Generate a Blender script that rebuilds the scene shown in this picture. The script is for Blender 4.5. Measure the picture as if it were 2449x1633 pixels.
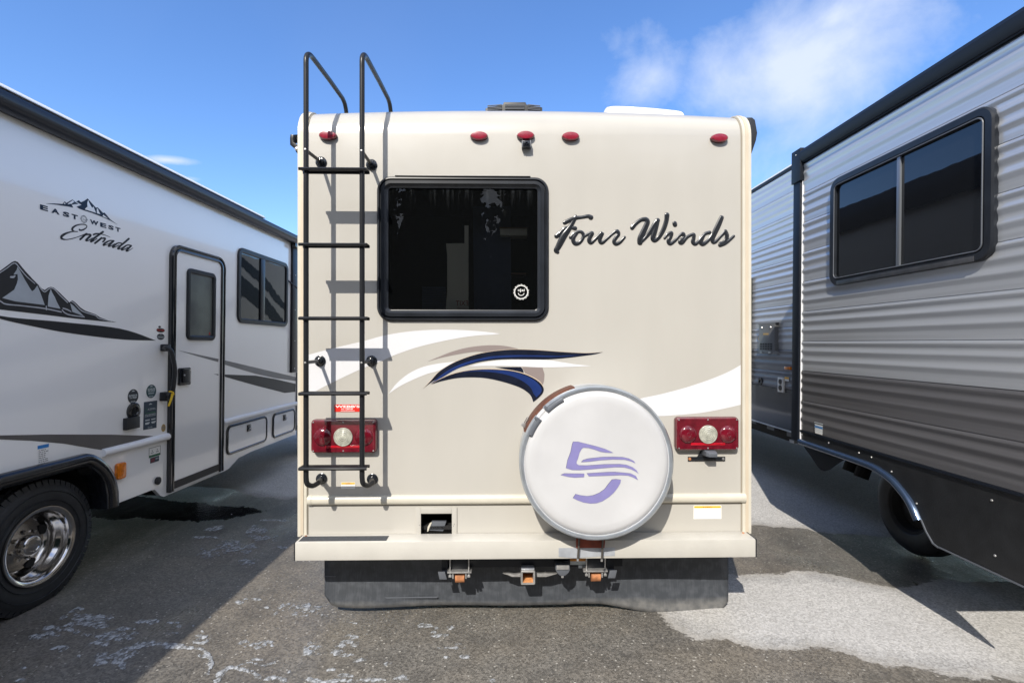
import bpy, bmesh, math, random
import numpy as np
from mathutils import Matrix, Vector
random.seed(4)
sc = bpy.context.scene
for o in list(bpy.data.objects): bpy.data.objects.remove(o)
col = sc.collection

# ------------------------------------------------------------------ camera, sky, sun, exposure
EYE = 1.57                     # lens height above the yard, metres
FOC, CX, HY = 1200.0, 1224.5, 824.0   # focal length, centre column and horizon row of the 2449 px photograph
cam_d = bpy.data.cameras.new('camera'); cam = bpy.data.objects.new('camera', cam_d); col.objects.link(cam)
cam.location = (0, 0, EYE); cam.rotation_euler = (math.pi/2, 0, 0)
cam_d.sensor_width = 36; cam_d.lens = 36*FOC/2449; cam_d.shift_y = (HY-816.5)/2449
cam_d.clip_start = .05; cam_d.clip_end = 2000
sc.camera = cam
sun_dir = Vector((.067, .211, -.196)).normalized()      # the way the light travels
elev = math.asin(-sun_dir.z); azim = math.atan2(-sun_dir.x, -sun_dir.y)
w = bpy.data.worlds.new('World'); sc.world = w; w.use_nodes = True
def sky_nodes():
    nt = w.node_tree; N = nt.nodes; L = nt.links; N.clear()
    out = N.new('ShaderNodeOutputWorld'); bg = N.new('ShaderNodeBackground'); bg.inputs[1].default_value = .15
    sky = N.new('ShaderNodeTexSky'); sky.sky_type = 'NISHITA'; sky.sun_disc = False
    sky.sun_elevation = elev; sky.sun_rotation = azim
    sky.altitude = 0; sky.air_density = 1.0; sky.dust_density = .5; sky.ozone_density = 5.0
    geo = N.new('ShaderNodeTexCoord')
    def vm(op, a, b=None, s=None):
        n = N.new('ShaderNodeVectorMath'); n.operation = op
        L.new(a, n.inputs[0])
        if b is not None:
            if isinstance(b, tuple): n.inputs[1].default_value = b
            else: L.new(b, n.inputs[1])
        return n
    def ma(op, a, b=None, c=None, clamp=False):
        n = N.new('ShaderNodeMath'); n.operation = op; n.use_clamp = clamp
        for i, v in enumerate((a, b, c)):
            if v is None: continue
            if isinstance(v, (int, float)): n.inputs[i].default_value = v
            else: L.new(v, n.inputs[i])
        return n.outputs[0]
    d = vm('NORMALIZE', geo.outputs['Generated']).outputs[0]
    noise = N.new('ShaderNodeTexNoise'); L.new(d, noise.inputs['Vector'])
    noise.inputs['Scale'].default_value = 6.5; noise.inputs['Detail'].default_value = 9; noise.inputs['Roughness'].default_value = .60; noise.inputs['Distortion'].default_value = .25
    n2 = N.new('ShaderNodeTexNoise'); L.new(d, n2.inputs['Vector'])
    n2.inputs['Scale'].default_value = 2.2; n2.inputs['Detail'].default_value = 4
    nz = ma('MULTIPLY', ma('SUBTRACT', noise.outputs[0], .5), 1.0)
    # clouds stand round these directions: (column, row, half width, strength)
    blobs = [(1890, 150, 290, .95, .62), (1790, 190, 200, .70, .7), (1990, 50, 190, .7, .6), (1560, 180, 130, .40, .8), (1900, 330, 220, .30, .7), (1780, 400, 120, .15, .6),
             (400, 383, 62, .85, .20), (445, 428, 26, .45, .25)]
    tot = None
    for x, y, r, k, asp in blobs:
        v = Vector(((x-CX)/FOC, 1, -(y-HY)/FOC)); ln = v.length; v.normalize()
        right = Vector((v.y, -v.x, 0)).normalized(); up = right.cross(v)
        if asp < .35: right, up = (right+up*.12).normalized(), (up-right*.12).normalized()
        rr = r/FOC/ln
        a = vm('DOT_PRODUCT', d, tuple(right)).outputs['Value']; b = vm('DOT_PRODUCT', d, tuple(up)).outputs['Value']; f = vm('DOT_PRODUCT', d, tuple(v)).outputs['Value']
        q = ma('ADD', ma('POWER', ma('ABSOLUTE', ma('DIVIDE', a, rr)), 2), ma('POWER', ma('ABSOLUTE', ma('DIVIDE', b, rr*asp)), 2))
        g = ma('MULTIPLY', ma('MULTIPLY', ma('SUBTRACT', 1.0, ma('SQRT', q)), k), ma('GREATER_THAN', f, 0))
        g = ma('MAXIMUM', g, -1.0)
        tot = g if tot is None else ma('MAXIMUM', tot, g)
    m = ma('ADD', ma('MULTIPLY', tot, .85), ma('MULTIPLY', nz, 1.15))
    m = ma('MULTIPLY', m, 1.45, clamp=True)
    m = ma('SMOOTH_MIN', m, .9, .1)
    haze = ma('MULTIPLY', ma('SUBTRACT', n2.outputs[0], .50, clamp=True), .10)
    m = ma('MAXIMUM', m, haze)
    # broken cloud added outside the view, brighter than the framed clouds, to lift the shade
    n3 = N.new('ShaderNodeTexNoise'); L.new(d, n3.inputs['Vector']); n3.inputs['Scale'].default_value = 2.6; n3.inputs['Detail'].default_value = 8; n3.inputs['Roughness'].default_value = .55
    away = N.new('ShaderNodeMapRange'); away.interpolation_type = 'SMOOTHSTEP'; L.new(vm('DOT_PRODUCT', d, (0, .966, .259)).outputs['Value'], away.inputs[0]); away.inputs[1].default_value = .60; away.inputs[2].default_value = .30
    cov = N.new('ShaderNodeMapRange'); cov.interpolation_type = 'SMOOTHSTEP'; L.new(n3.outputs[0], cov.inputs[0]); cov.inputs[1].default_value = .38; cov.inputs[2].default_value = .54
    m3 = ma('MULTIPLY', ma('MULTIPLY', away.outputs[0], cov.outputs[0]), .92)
    mix = N.new('ShaderNodeMix'); mix.data_type = 'RGBA'; L.new(m, mix.inputs[0])
    L.new(sky.outputs[0], mix.inputs[6]); mix.inputs[7].default_value = CLOUD
    hsv = N.new('ShaderNodeHueSaturation'); hsv.inputs['Hue'].default_value = .506; hsv.inputs['Saturation'].default_value = 1.12; hsv.inputs['Value'].default_value = .86
    L.new(sky.outputs[0], hsv.inputs['Color']); L.new(hsv.outputs[0], mix.inputs[6])
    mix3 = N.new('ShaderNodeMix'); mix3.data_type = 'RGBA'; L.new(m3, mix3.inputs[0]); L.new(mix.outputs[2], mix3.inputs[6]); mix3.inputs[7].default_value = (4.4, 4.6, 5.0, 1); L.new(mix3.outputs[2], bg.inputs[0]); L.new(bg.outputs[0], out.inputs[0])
CLOUD = (2.75, 3.05, 3.7, 1)
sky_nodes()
sun_d = bpy.data.lights.new('sun', 'SUN'); sun = bpy.data.objects.new('sun', sun_d); col.objects.link(sun)
sun_d.energy = 2.75; sun_d.angle = math.radians(.5); sun_d.color = (1, .935, .83)
sun.rotation_euler = sun_dir.to_track_quat('-Z', 'Y').to_euler(); sun.location = (-3, -8, 12)
sc.view_settings.view_transform = 'Standard'; sc.view_settings.look = 'None'
sc.view_settings.gamma = 1; sc.view_settings.use_curve_mapping = False
sc.view_settings.exposure = 1.0
sc.render.engine = 'CYCLES'
sc.cycles.max_bounces = 8; sc.cycles.transparent_max_bounces = 8

# ------------------------------------------------------------------ materials
def srgb(r, g, b):
    f = lambda c: (c/255/12.92) if c <= 10 else ((c/255+.055)/1.055)**2.4
    return (f(r), f(g), f(b))
MATS = {}
def mat(name, color, rough=.5, metal=0, spec=.5, coat=0, var=0, vscale=6, vstretch=(1, 1, 1), bump=0, bscale=60, bstretch=(1,1,1), rvar=0, alpha=None, dark=None):
    if name in MATS: return MATS[name]
    m = bpy.data.materials.new(name); m.use_nodes = True; nt = m.node_tree; N = nt.nodes; L = nt.links
    p = N['Principled BSDF']; p.inputs['Base Color'].default_value = (*color, 1); p.inputs['Roughness'].default_value = rough
    p.inputs['Metallic'].default_value = metal; p.inputs['Specular IOR Level'].default_value = spec; p.inputs['Coat Weight'].default_value = coat
    p.inputs['Coat Roughness'].default_value = .06
    tc = N.new('ShaderNodeTexCoord')
    def noise(scale, st, det=5):
        mp = N.new('ShaderNodeMapping'); mp.inputs['Scale'].default_value = st; L.new(tc.outputs['Object'], mp.inputs[0])
        n = N.new('ShaderNodeTexNoise'); n.inputs['Scale'].default_value = scale; n.inputs['Detail'].default_value = det; L.new(mp.outputs[0], n.inputs[0]); return n
    if var:
        n = noise(vscale, vstretch)
        mx = N.new('ShaderNodeMix'); mx.data_type = 'RGBA'
        dk = dark or tuple(c*(1-var) for c in color)
        mx.inputs[6].default_value = (*dk, 1); mx.inputs[7].default_value = (*tuple(min(1, c*(1+var*.6)) for c in color), 1)
        mr = N.new('ShaderNodeMapRange'); mr.inputs[1].default_value = .32; mr.inputs[2].default_value = .68; L.new(n.outputs[0], mr.inputs[0])
        L.new(mr.outputs[0], mx.inputs[0]); L.new(mx.outputs[2], p.inputs['Base Color'])
        if rvar:
            mr2 = N.new('ShaderNodeMapRange'); mr2.inputs[3].default_value = rough-rvar; mr2.inputs[4].default_value = rough+rvar; L.new(n.outputs[0], mr2.inputs[0]); L.new(mr2.outputs[0], p.inputs['Roughness'])
    if bump:
        n = noise(bscale, bstretch, 3); b = N.new('ShaderNodeBump'); b.inputs['Strength'].default_value = 1; b.inputs['Distance'].default_value = bump
        L.new(n.outputs[0], b.inputs['Height']); L.new(b.outputs[0], p.inputs['Normal'])
    MATS[name] = m; return m
def glass_mat(name, tint, ior=1.52, rough=.0, streaks=False):
    if name in MATS: return MATS[name]
    m = bpy.data.materials.new(name); m.use_nodes = True; nt = m.node_tree; N = nt.nodes; L = nt.links; N.clear()
    out = N.new('ShaderNodeOutputMaterial'); tr = N.new('ShaderNodeBsdfTransparent'); tr.inputs[0].default_value = (*tint, 1)
    gl = N.new('ShaderNodeBsdfGlossy'); gl.inputs['Roughness'].default_value = rough; fr = N.new('ShaderNodeFresnel'); fr.inputs[0].default_value = ior
    mx = N.new('ShaderNodeMixShader'); L.new(fr.outputs[0], mx.inputs[0]); L.new(tr.outputs[0], mx.inputs[1]); L.new(gl.outputs[0], mx.inputs[2])
    res = mx.outputs[0]
    if streaks:      # hard-water runs under the top seal
        tc = N.new('ShaderNodeTexCoord'); mp = N.new('ShaderNodeMapping'); mp.inputs['Scale'].default_value = (60, 60, 3.5); L.new(tc.outputs['Object'], mp.inputs[0])
        n = N.new('ShaderNodeTexNoise'); n.inputs['Scale'].default_value = 1; n.inputs['Detail'].default_value = 4; L.new(mp.outputs[0], n.inputs[0])
        sx = N.new('ShaderNodeSeparateXYZ'); L.new(tc.outputs['Object'], sx.inputs[0])
        a = N.new('ShaderNodeMapRange'); a.inputs[1].default_value = 2.33; a.inputs[2].default_value = 2.50; L.new(sx.outputs[2], a.inputs[0])
        b = N.new('ShaderNodeMapRange'); b.inputs[1].default_value = .55; b.inputs[2].default_value = .72; L.new(n.outputs[0], b.inputs[0])
        k = N.new('ShaderNodeMath'); k.operation = 'MULTIPLY'; L.new(a.outputs[0], k.inputs[0]); L.new(b.outputs[0], k.inputs[1])
        k2 = N.new('ShaderNodeMath'); k2.operation = 'MULTIPLY'; k2.inputs[1].default_value = .06; L.new(k.outputs[0], k2.inputs[0]); k3 = N.new('ShaderNodeMath'); k3.operation = 'ADD'; k3.inputs[1].default_value = .005; L.new(k2.outputs[0], k3.inputs[0]); k2 = k3
        df = N.new('ShaderNodeBsdfDiffuse'); df.inputs[0].default_value = (.5, .55, .6, 1)
        m2 = N.new('ShaderNodeMixShader'); L.new(k2.outputs[0], m2.inputs[0]); L.new(res, m2.inputs[1]); L.new(df.outputs[0], m2.inputs[2]); res = m2.outputs[0]
    L.new(res, out.inputs[0]); MATS[name] = m; return m
cream = mat('cream_gelcoat', (.465, .449, .412), .30, coat=.45, var=.028, vscale=1.6, vstretch=(3, 1, .8), bump=.0018, bscale=1.7)
cream2 = mat('cream_lower_panel', (.465, .449, .412), .38, var=.05, vscale=3, vstretch=(1, 1, .3))
creambump = mat('cream_bumper_paint', (.53, .515, .475), .33, coat=.2, var=.05, vscale=7, bump=.0004, bscale=40)
trimcream = mat('cream_trim', (.58, .55, .47), .35, var=.05, vscale=9)
traninsert = mat('tan_vinyl_insert', (.57, .49, .38), .45, var=.06, vscale=8)
roofwhite = mat('roof_membrane', (.78, .77, .74), .6, var=.06, vscale=3)
seam_shade = mat('seam_shade_grey', (.28, .25, .20), .7)
whitegel = mat('white_gelcoat', (.92, .92, .92), .16, coat=1, bump=.004, bscale=1.1, var=.02, vscale=1)
whitegel2 = mat('white_door_skin', (.87, .87, .87), .18, coat=1, bump=.003, bscale=1.3)
whitemold = mat('white_vinyl_moulding', (.86, .87, .9), .3)
black = mat('black_powder_coat', (.016, .017, .020), .33, spec=.3, var=.1, vscale=10)
blackrub = mat('black_rubber_seal', (.018, .02, .024), .45)
framegrey = mat('anodised_window_frame', (.018, .021, .027), .3, spec=.35, var=.25, vscale=9)
framedust = mat('dusty_window_frame', (.05, .052, .058), .4, var=.4, vscale=14, vstretch=(1, 1, .3))
blackgloss = mat('black_gloss_plastic', (.012, .014, .018), .14, coat=.5)
blackvinyl = mat('black_vinyl_graphic', (.022, .024, .028), .3, spec=.3)
navyvinyl = mat('navy_vinyl_graphic', (.010, .013, .026), .25, spec=.3, var=.3, vscale=12)
bluevinyl = mat('blue_vinyl_graphic', (.012, .030, .13), .3, spec=.3, var=.2, vscale=9)
taupe = mat('taupe_vinyl_graphic', (.24, .20, .19), .4)
peach = mat('peach_pinstripe', (.52, .42, .32), .5)
whitevinyl = mat('white_vinyl_graphic', (.66, .665, .69), .3)
greyvinyl = mat('grey_vinyl_graphic', (.115, .108, .105), .4, var=.1, vscale=3)
greyfade = mat('silver_vinyl_graphic', (.20, .20, .205), .4, var=.2, vscale=2)
silverfacet = mat('silver_facet_graphic', (.42, .46, .50), .3, var=.18, vscale=5)
logonavy = mat('navy_logo_vinyl', (.008, .02, .045), .35, spec=.3)
purple = mat('faded_purple_vinyl', (.215, .20, .43), .5, var=.06, vscale=20)
purpleedge = mat('dark_logo_edge', (.03, .03, .04), .5)
coverwhite = mat('white_tyre_cover_vinyl', (.55, .555, .57), .42, coat=.1, var=.09, vscale=2.6, bump=.004, bscale=3.2)
galv = mat('brushed_steel_ring', (.55, .60, .66), .3, metal=.75, var=.15, vscale=12)
zinc = mat('zinc_plated_steel', (.5, .5, .5), .4, metal=.7, var=.2, vscale=30)
chrome = mat('polished_wheel_metal', (.58, .56, .54), .12, metal=1, bump=.0006, bscale=14)
castgrey = mat('dull_wheel_disc', (.42, .40, .38), .25, metal=1, var=.15, vscale=20)
rust = mat('rusty_steel', (.42, .17, .07), .75, var=.45, vscale=30, bump=.002, bscale=90)
rustred = mat('red_oxide_steel', (.26, .055, .03), .7, var=.25, vscale=18)
rustbrown = mat('brown_rusted_band', (.11, .038, .02), .65, var=.4, vscale=40)
tyre = mat('tyre_rubber', (.020, .022, .026), .55, var=.25, vscale=18)
redlens = mat('red_lens', (.13, .005, .014), .14, coat=.8, var=.3, vscale=22)
reddark = mat('red_lens_rim', (.07, .004, .008), .2, coat=.6)
redbright = mat('red_reflector', (.42, .006, .018), .2, coat=.6, var=.25, vscale=30)
redmark = mat('red_marker_lens', (.27, .014, .035), .25, coat=.6, var=.15, vscale=60)
clearlens = mat('clear_lens', (.42, .42, .36), .12, coat=.8, var=.3, vscale=40)
amber = mat('amber_lens', (.75, .20, .01), .2, coat=.6, var=.35, vscale=40)
greyplastic = mat('grey_plastic', (.10, .11, .13), .45)
pad = mat('grip_tape', (.055, .06, .07), .9, var=.25, vscale=60)
stickerwhite = mat('white_sticker', (.80, .80, .78), .4)
stickerred = mat('red_sticker', (.70, .03, .02), .35)
stickeryellow = mat('yellow_warning_band', (.85, .46, .03), .4)
stickernavy = mat('navy_sticker', (.022, .045, .075), .4)
stickerteal = mat('teal_sticker', (.025, .075, .085), .4)
stickerblack = mat('charcoal_sticker', (.022, .03, .04), .4)
stickergreen = mat('green_band', (.01, .12, .05), .4)
stickerblue = mat('blue_band', (.02, .20, .55), .4)
stickergold = mat('gold_sticker', (.45, .30, .10), .4)
inkgrey = mat('grey_print', (.25, .25, .25), .5)
inkblack = mat('black_print', (.02, .02, .02), .5)
inkred = mat('red_print', (.35, .02, .02), .5)
inkpale = mat('pale_print', (.55, .60, .62), .5)
yellowrib = mat('yellow_ribbon', (.85, .55, .01), .5)
silvertape = mat('silver_tape', (.45, .48, .53), .35, metal=.3, var=.2, vscale=15)
underblack = mat('underbody_black', (.010, .010, .011), .8)
silversid = mat('silver_siding_metal', (.53, .55, .58), .25, metal=.45, coat=.2, var=.10, vscale=2.5, vstretch=(1, .25, 12))
darksid = mat('charcoal_siding_metal', (.165, .162, .17), .24, metal=.4, coat=.2, var=.15, vscale=2.5, vstretch=(1, .25, 12))
skirtblk = mat('black_skirt_metal', (.016, .017, .019), .42, var=.3, vscale=9, bump=.0006, bscale=120)
navytrim = mat('black_slide_trim', (.008, .011, .018), .45, spec=.3)
greyhatch = mat('grey_hatch_plastic', (.15, .155, .16), .4)
doorsill = mat('brown_door_seal', (.05, .045, .042), .6)
interior = mat('interior_dark', (.015, .015, .016), .8)
beige = mat('beige_interior_panel', (.80, .76, .62), .7)
wood = mat('interior_wood', (.18, .09, .04), .5)
drapeblue = mat('navy_interior_panel', (.05, .07, .12), .7)
glass_dark = glass_mat('tinted_glass', (.10, .11, .12), 1.55)
glass_rear = glass_mat('rear_tinted_glass', (.47, .48, .48), 1.45, streaks=True)
glass_side = mat('side_tinted_glass', (.008, .009, .011), .015, spec=.9, bump=.0015, bscale=2.5)
glass_frost = mat('frosted_door_glass', (.10, .115, .10), .28, var=.5, vscale=3.2, bump=.0008, bscale=300, dark=(.03, .033, .038))
def flap_mat():
    m = bpy.data.materials.new('dusty_black_rubber'); m.use_nodes = True; N = m.node_tree.nodes; L = m.node_tree.links; p = N['Principled BSDF']
    tc = N.new('ShaderNodeTexCoord')
    def nz(sc_, st, det=5):
        mp = N.new('ShaderNodeMapping'); mp.inputs['Scale'].default_value = st; L.new(tc.outputs['Object'], mp.inputs[0]); n = N.new('ShaderNodeTexNoise'); n.inputs['Scale'].default_value = sc_; n.inputs['Detail'].default_value = det; L.new(mp.outputs[0], n.inputs[0]); return n
    sx = N.new('ShaderNodeSeparateXYZ'); L.new(tc.outputs['Object'], sx.inputs[0])
    n1 = nz(1, (2.2, 1, 4)); n2 = nz(1, (140, 20, 14)); n3 = nz(22, (1, 1, 1), 8)
    h = N.new('ShaderNodeMath'); h.operation = 'MULTIPLY_ADD'; L.new(n1.outputs[0], h.inputs[0]); h.inputs[1].default_value = -.07; L.new(sx.outputs[2], h.inputs[2])
    mr = N.new('ShaderNodeMapRange'); mr.inputs[1].default_value = .036; mr.inputs[2].default_value = .0; mr.inputs[4].default_value = .7; L.new(h.outputs[0], mr.inputs[0])
    mk = N.new('ShaderNodeMath'); mk.operation = 'MULTIPLY'; L.new(mr.outputs[0], mk.inputs[0])
    mr3 = N.new('ShaderNodeMapRange'); mr3.inputs[1].default_value = .05; mr3.inputs[2].default_value = .65; L.new(n3.outputs[0], mr3.inputs[0]); L.new(mr3.outputs[0], mk.inputs[1])
    c1 = N.new('ShaderNodeMix'); c1.data_type = 'RGBA'; c1.inputs[6].default_value = (.042, .048, .058, 1); c1.inputs[7].default_value = (.098, .107, .125, 1)
    ad = N.new('ShaderNodeMath'); ad.operation = 'MULTIPLY_ADD'; L.new(n2.outputs[0], ad.inputs[0]); ad.inputs[1].default_value = .28; mm = N.new('ShaderNodeMath'); mm.operation = 'MULTIPLY'; L.new(n3.outputs[0], mm.inputs[0]); mm.inputs[1].default_value = .5; L.new(mm.outputs[0], ad.inputs[2])
    mr2 = N.new('ShaderNodeMapRange'); mr2.inputs[1].default_value = .35; mr2.inputs[2].default_value = .65; L.new(ad.outputs[0], mr2.inputs[0]); L.new(mr2.outputs[0], c1.inputs[0])
    c2 = N.new('ShaderNodeMix'); c2.data_type = 'RGBA'; L.new(mk.outputs[0], c2.inputs[0]); L.new(c1.outputs[2], c2.inputs[6]); c2.inputs[7].default_value = (.21, .205, .195, 1)
    L.new(c2.outputs[2], p.inputs['Base Color']); p.inputs['Roughness'].default_value = .5
    return m
flapm = flap_mat()

# ------------------------------------------------------------------ frames and mesh helpers
class Frame:
    """a vehicle's own axes: x right, y away from the lens, z up; its wall of interest is y=0 (kind m) or x=0 (kinds l, r)"""
    def __init__(s, O, yaw=0, pitch=0, roll=0, kind='m'):
        s.kind = kind
        s.M = Matrix.Translation(O) @ Matrix.Rotation(yaw, 4, 'Z') @ Matrix.Rotation(pitch, 4, 'X') @ Matrix.Rotation(roll, 4, 'Y')
        s.I = s.M.inverted()
    def at(s, x, y, c=0):        # the point of the wall (standing c proud of it) that the photograph shows at x, y
        d = Vector(((x-CX)/FOC, 1, -(y-HY)/FOC)); ol = s.I @ Vector((0, 0, EYE)); dl = s.I.to_3x3() @ d
        ax, v = {'m': (1, -c), 'l': (0, c), 'r': (0, -c)}[s.kind]
        t = (v-ol[ax])/dl[ax]; p = ol+dl*t
        return (p.x, p.z) if s.kind == 'm' else (p.y, p.z)
    def m(s, a, b, c=0):         # along, up, proud -> local point
        return {'m': (a, -c, b), 'l': (c, a, b), 'r': (-c, a, b)}[s.kind]
    def pts(s, P, k=1, off=(0, 0), c=0): return [s.at(x/k+off[0], y/k+off[1], c) for x, y in P]
FM = Frame((0, 2.83, 0), .0187, 0, 0, 'm')
FL = Frame((-2.87, 0, 0), -.0171, -.0033, .010, 'l')
FR = Frame((2.38, 0, 0), .0205, .0033, .008, 'r')
FRM = Frame((3.0, 0, 0), .0205, .0033, .008, 'r')
def ground(x, y):
    t = EYE*FOC/(y-HY); return ((x-CX)/FOC*t, t)
def cr(P, n=6, closed=False):    # Catmull-Rom through points of any dimension
    P = [tuple(p) for p in P]; out = []; N_ = len(P)
    rng = range(N_) if closed else range(N_-1)
    for i in rng:
        g = (lambda k: P[k % N_]) if closed else (lambda k: P[max(0, min(N_-1, k))])
        p0, p1, p2, p3 = g(i-1), g(i), g(i+1), g(i+2)
        for j in range(n):
            t = j/n; out.append(tuple(.5*(2*b+(c-a)*t+(2*a-5*b+4*c-d)*t*t+(3*b-a-3*c+d)*t**3) for a, b, c, d in zip(p0, p1, p2, p3)))
    if not closed: out.append(P[-1])
    return out
def lens(top, bot, n=6): return cr(top, n) + cr(bot, n)[::-1][1:-1]
def rrect(a0, b0, a1, b1, r, n=6):
    P = []
    for cx_, cy_, s in ((a1-r, b1-r, 0), (a0+r, b1-r, 1), (a0+r, b0+r, 2), (a1-r, b0+r, 3)):
        for k in range(n+1):
            t = (s+k/n)*math.pi/2; P.append((cx_+r*math.cos(t), cy_+r*math.sin(t)))
    return P
def ellipse(a, b, ra, rb, n=28): return [(a+ra*math.cos(2*math.pi*k/n), b+rb*math.sin(2*math.pi*k/n)) for k in range(n)]
class MB:
    def __init__(s, fr=None, f=None): s.v = []; s.f = []; s.m = f or (fr.m if fr else (lambda a, b, c=0: (a, b, c)))
    def add(s, vs, fs):
        n = len(s.v); s.v += [tuple(x) for x in vs]; s.f += [tuple(i+n for i in q) for q in fs]
    def box(s, a0, a1, b0, b1, c0, c1):
        m = s.m
        s.add([m(a, b, c) for c in (c0, c1) for b in (b0, b1) for a in (a0, a1)], [(0, 1, 3, 2), (4, 6, 7, 5), (0, 4, 5, 1), (2, 3, 7, 6), (0, 2, 6, 4), (1, 5, 7, 3)]); return s
    def loft(s, loops, cap0=False, cap1=False, closed=True, ring=False):
        n = len(loops[0]); base = len(s.v); vs = [s.m(*p) for lp in loops for p in lp]; fs = []
        K = len(loops)
        for k in range(K if ring else K-1):
            k2 = (k+1) % K
            for i in range(n if closed else n-1):
                j = (i+1) % n; fs.append((k*n+i, k*n+j, k2*n+j, k2*n+i))
        if cap0: fs.append(tuple(range(n))[::-1])
        if cap1: fs.append(tuple((K-1)*n+i for i in range(n)))
        s.add(vs, fs); return s
    def prism(s, P, c0, c1): return s.loft([[(a, b, c0) for a, b in P], [(a, b, c1) for a, b in P]], True, True)
    def flat(s, P, c): s.add([s.m(a, b, c) for a, b in P], [tuple(range(len(P)))]); return s
    def frame(s, rect, r, steps, n=6):   # a moulded frame: steps are (inset, proud), lofted round a rounded rectangle and closed on itself
        a0, b0, a1, b1 = rect
        s.loft([[(a, b, c) for a, b in rrect(a0+i, b0+i, a1-i, b1-i, max(r-i, .004), n)] for i, c in steps], ring=True); return s
    def tube(s, P, r, n=10, cap=True, flatten=1.0):
        P = [Vector(p) for p in P]; R = r if isinstance(r, (list, tuple)) else [r]*len(P)
        T = [(P[min(i+1, len(P)-1)]-P[max(i-1, 0)]).normalized() for i in range(len(P))]
        u = T[0].cross(Vector((0, 0, 1)))
        if u.length < .1: u = T[0].cross(Vector((0, 1, 0)))
        u.normalize(); loops = []
        for i, p in enumerate(P):
            u = (u - T[i]*u.dot(T[i])).normalized(); v = T[i].cross(u)
            loops.append([tuple(p+u*R[i]*math.cos(2*math.pi*k/n)+v*R[i]*math.sin(2*math.pi*k/n)) for k in range(n)])
        m, s.m = s.m, (lambda a, b, c=0: (a, b, c)); s.loft(loops, cap, cap); s.m = m; return s
    def ltube(s, P, r, **k): return s.tube([s.m(*p) for p in P], r, **k)
    def lathe(s, C, prof, n=40, cap0=False, cap1=False):   # prof: (radius, proud) about the wall normal through C=(a,b)
        s.loft([[(C[0]+r*math.cos(2*math.pi*k/n), C[1]+r*math.sin(2*math.pi*k/n), c) for k in range(n)] for r, c in prof], cap0, cap1); return s
    def screw(s, a, b, c, r=.005): return s.lathe((a, b), [(r, c), (r*.8, c+r*.5), (r*.3, c+r*.6)], 8, True, True)
    def build(s, name, material, parent=None, smooth=None, bevel=0, recalc=True, kind=None, label=None, double=True):
        me = bpy.data.meshes.new(name); me.from_pydata(s.v, [], s.f); me.materials.append(material)
        if recalc or bevel:
            bm = bmesh.new(); bm.from_mesh(me)
            if bevel:
                bmesh.ops.recalc_face_normals(bm, faces=bm.faces[:])
                bmesh.ops.bevel(bm, geom=[e for e in bm.edges if e.is_manifold and e.calc_face_angle(0) > .6], offset=bevel, segments=2, affect='EDGES', profile=.6, clamp_overlap=True)
            if recalc: bmesh.ops.recalc_face_normals(bm, faces=bm.faces[:])
            ng = [f for f in bm.faces if len(f.verts) > 6]
            if ng: bmesh.ops.triangulate(bm, faces=ng)
            bm.to_mesh(me); bm.free()
        if smooth or bevel:
            me.shade_smooth(); me.set_sharp_from_angle(angle=math.radians(smooth or 40))
        o = bpy.data.objects.new(name, me); col.objects.link(o)
        if parent: o.parent = parent
        if kind: o['kind'] = kind
        if label: o['label'] = label
        return o
def thing(name, label, cat, M=None, group=None):
    o = bpy.data.objects.new(name, None); col.objects.link(o); o.empty_display_size = .2
    if M is not None: o.matrix_world = M
    o['label'] = label; o['category'] = cat
    if group: o['group'] = group
    return o
def glyph(text, bold=0.0, shear=0.0):    # flat outline of a word, scaled to the unit box
    cu = bpy.data.curves.new('t', 'FONT'); cu.body = text; cu.size = 1; cu.offset = bold; cu.shear = shear; cu.resolution_u = 3
    o = bpy.data.objects.new('t', cu); col.objects.link(o); dg = bpy.context.evaluated_depsgraph_get(); dg.update()
    me = bpy.data.meshes.new_from_object(o.evaluated_get(dg)); vs = [tuple(v.co) for v in me.vertices]; fs = [tuple(p.vertices) for p in me.polygons]
    bpy.data.objects.remove(o); bpy.data.curves.remove(cu); bpy.data.meshes.remove(me)
    x0 = min(v[0] for v in vs); x1 = max(v[0] for v in vs); y0 = min(v[1] for v in vs); y1 = max(v[1] for v in vs)
    return [((v[0]-x0)/(x1-x0), (v[1]-y0)/(y1-y0)) for v in vs], fs
def write(mb, text, a0, a1, b0, b1, c, bold=0, shear=0):
    vs, fs = glyph(text, bold, shear); mb.add([mb.m(a0+x*(a1-a0), b0+y*(b1-b0), c) for x, y in vs], fs)
def brush(mb, fr, S, c, k, off, n=5, w=1.0):     # a pen stroke: points (x, y, half width) of the photograph, flat on the wall
    P = cr(S, n); Lp = []; Rp = []
    for i, p in enumerate(P):
        q0 = P[max(0, i-1)]; q1 = P[min(len(P)-1, i+1)]; dx, dy = q1[0]-q0[0], q1[1]-q0[1]; l = math.hypot(dx, dy) or 1
        nx, ny = -dy/l*p[2]*w, dx/l*p[2]*w; Lp.append((p[0]+nx, p[1]+ny)); Rp.append((p[0]-nx, p[1]-ny))
    A = fr.pts(Lp, k, off, c); B = fr.pts(Rp, k, off, c); m = mb.m; n_ = len(A)
    mb.add([m(*a, c) for a in A]+[m(*b, c) for b in B], [(i, i+1, n_+i+1, n_+i) for i in range(n_-1)])
    for e in (P[0], P[-1]):
        if e[2] > 5: E_ = fr.pts([(e[0]+e[2]*w*math.cos(t*math.pi/6), e[1]+e[2]*w*math.sin(t*math.pi/6)) for t in range(12)], k, off, c+.00015); mb.flat(E_, c+.00015)
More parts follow.
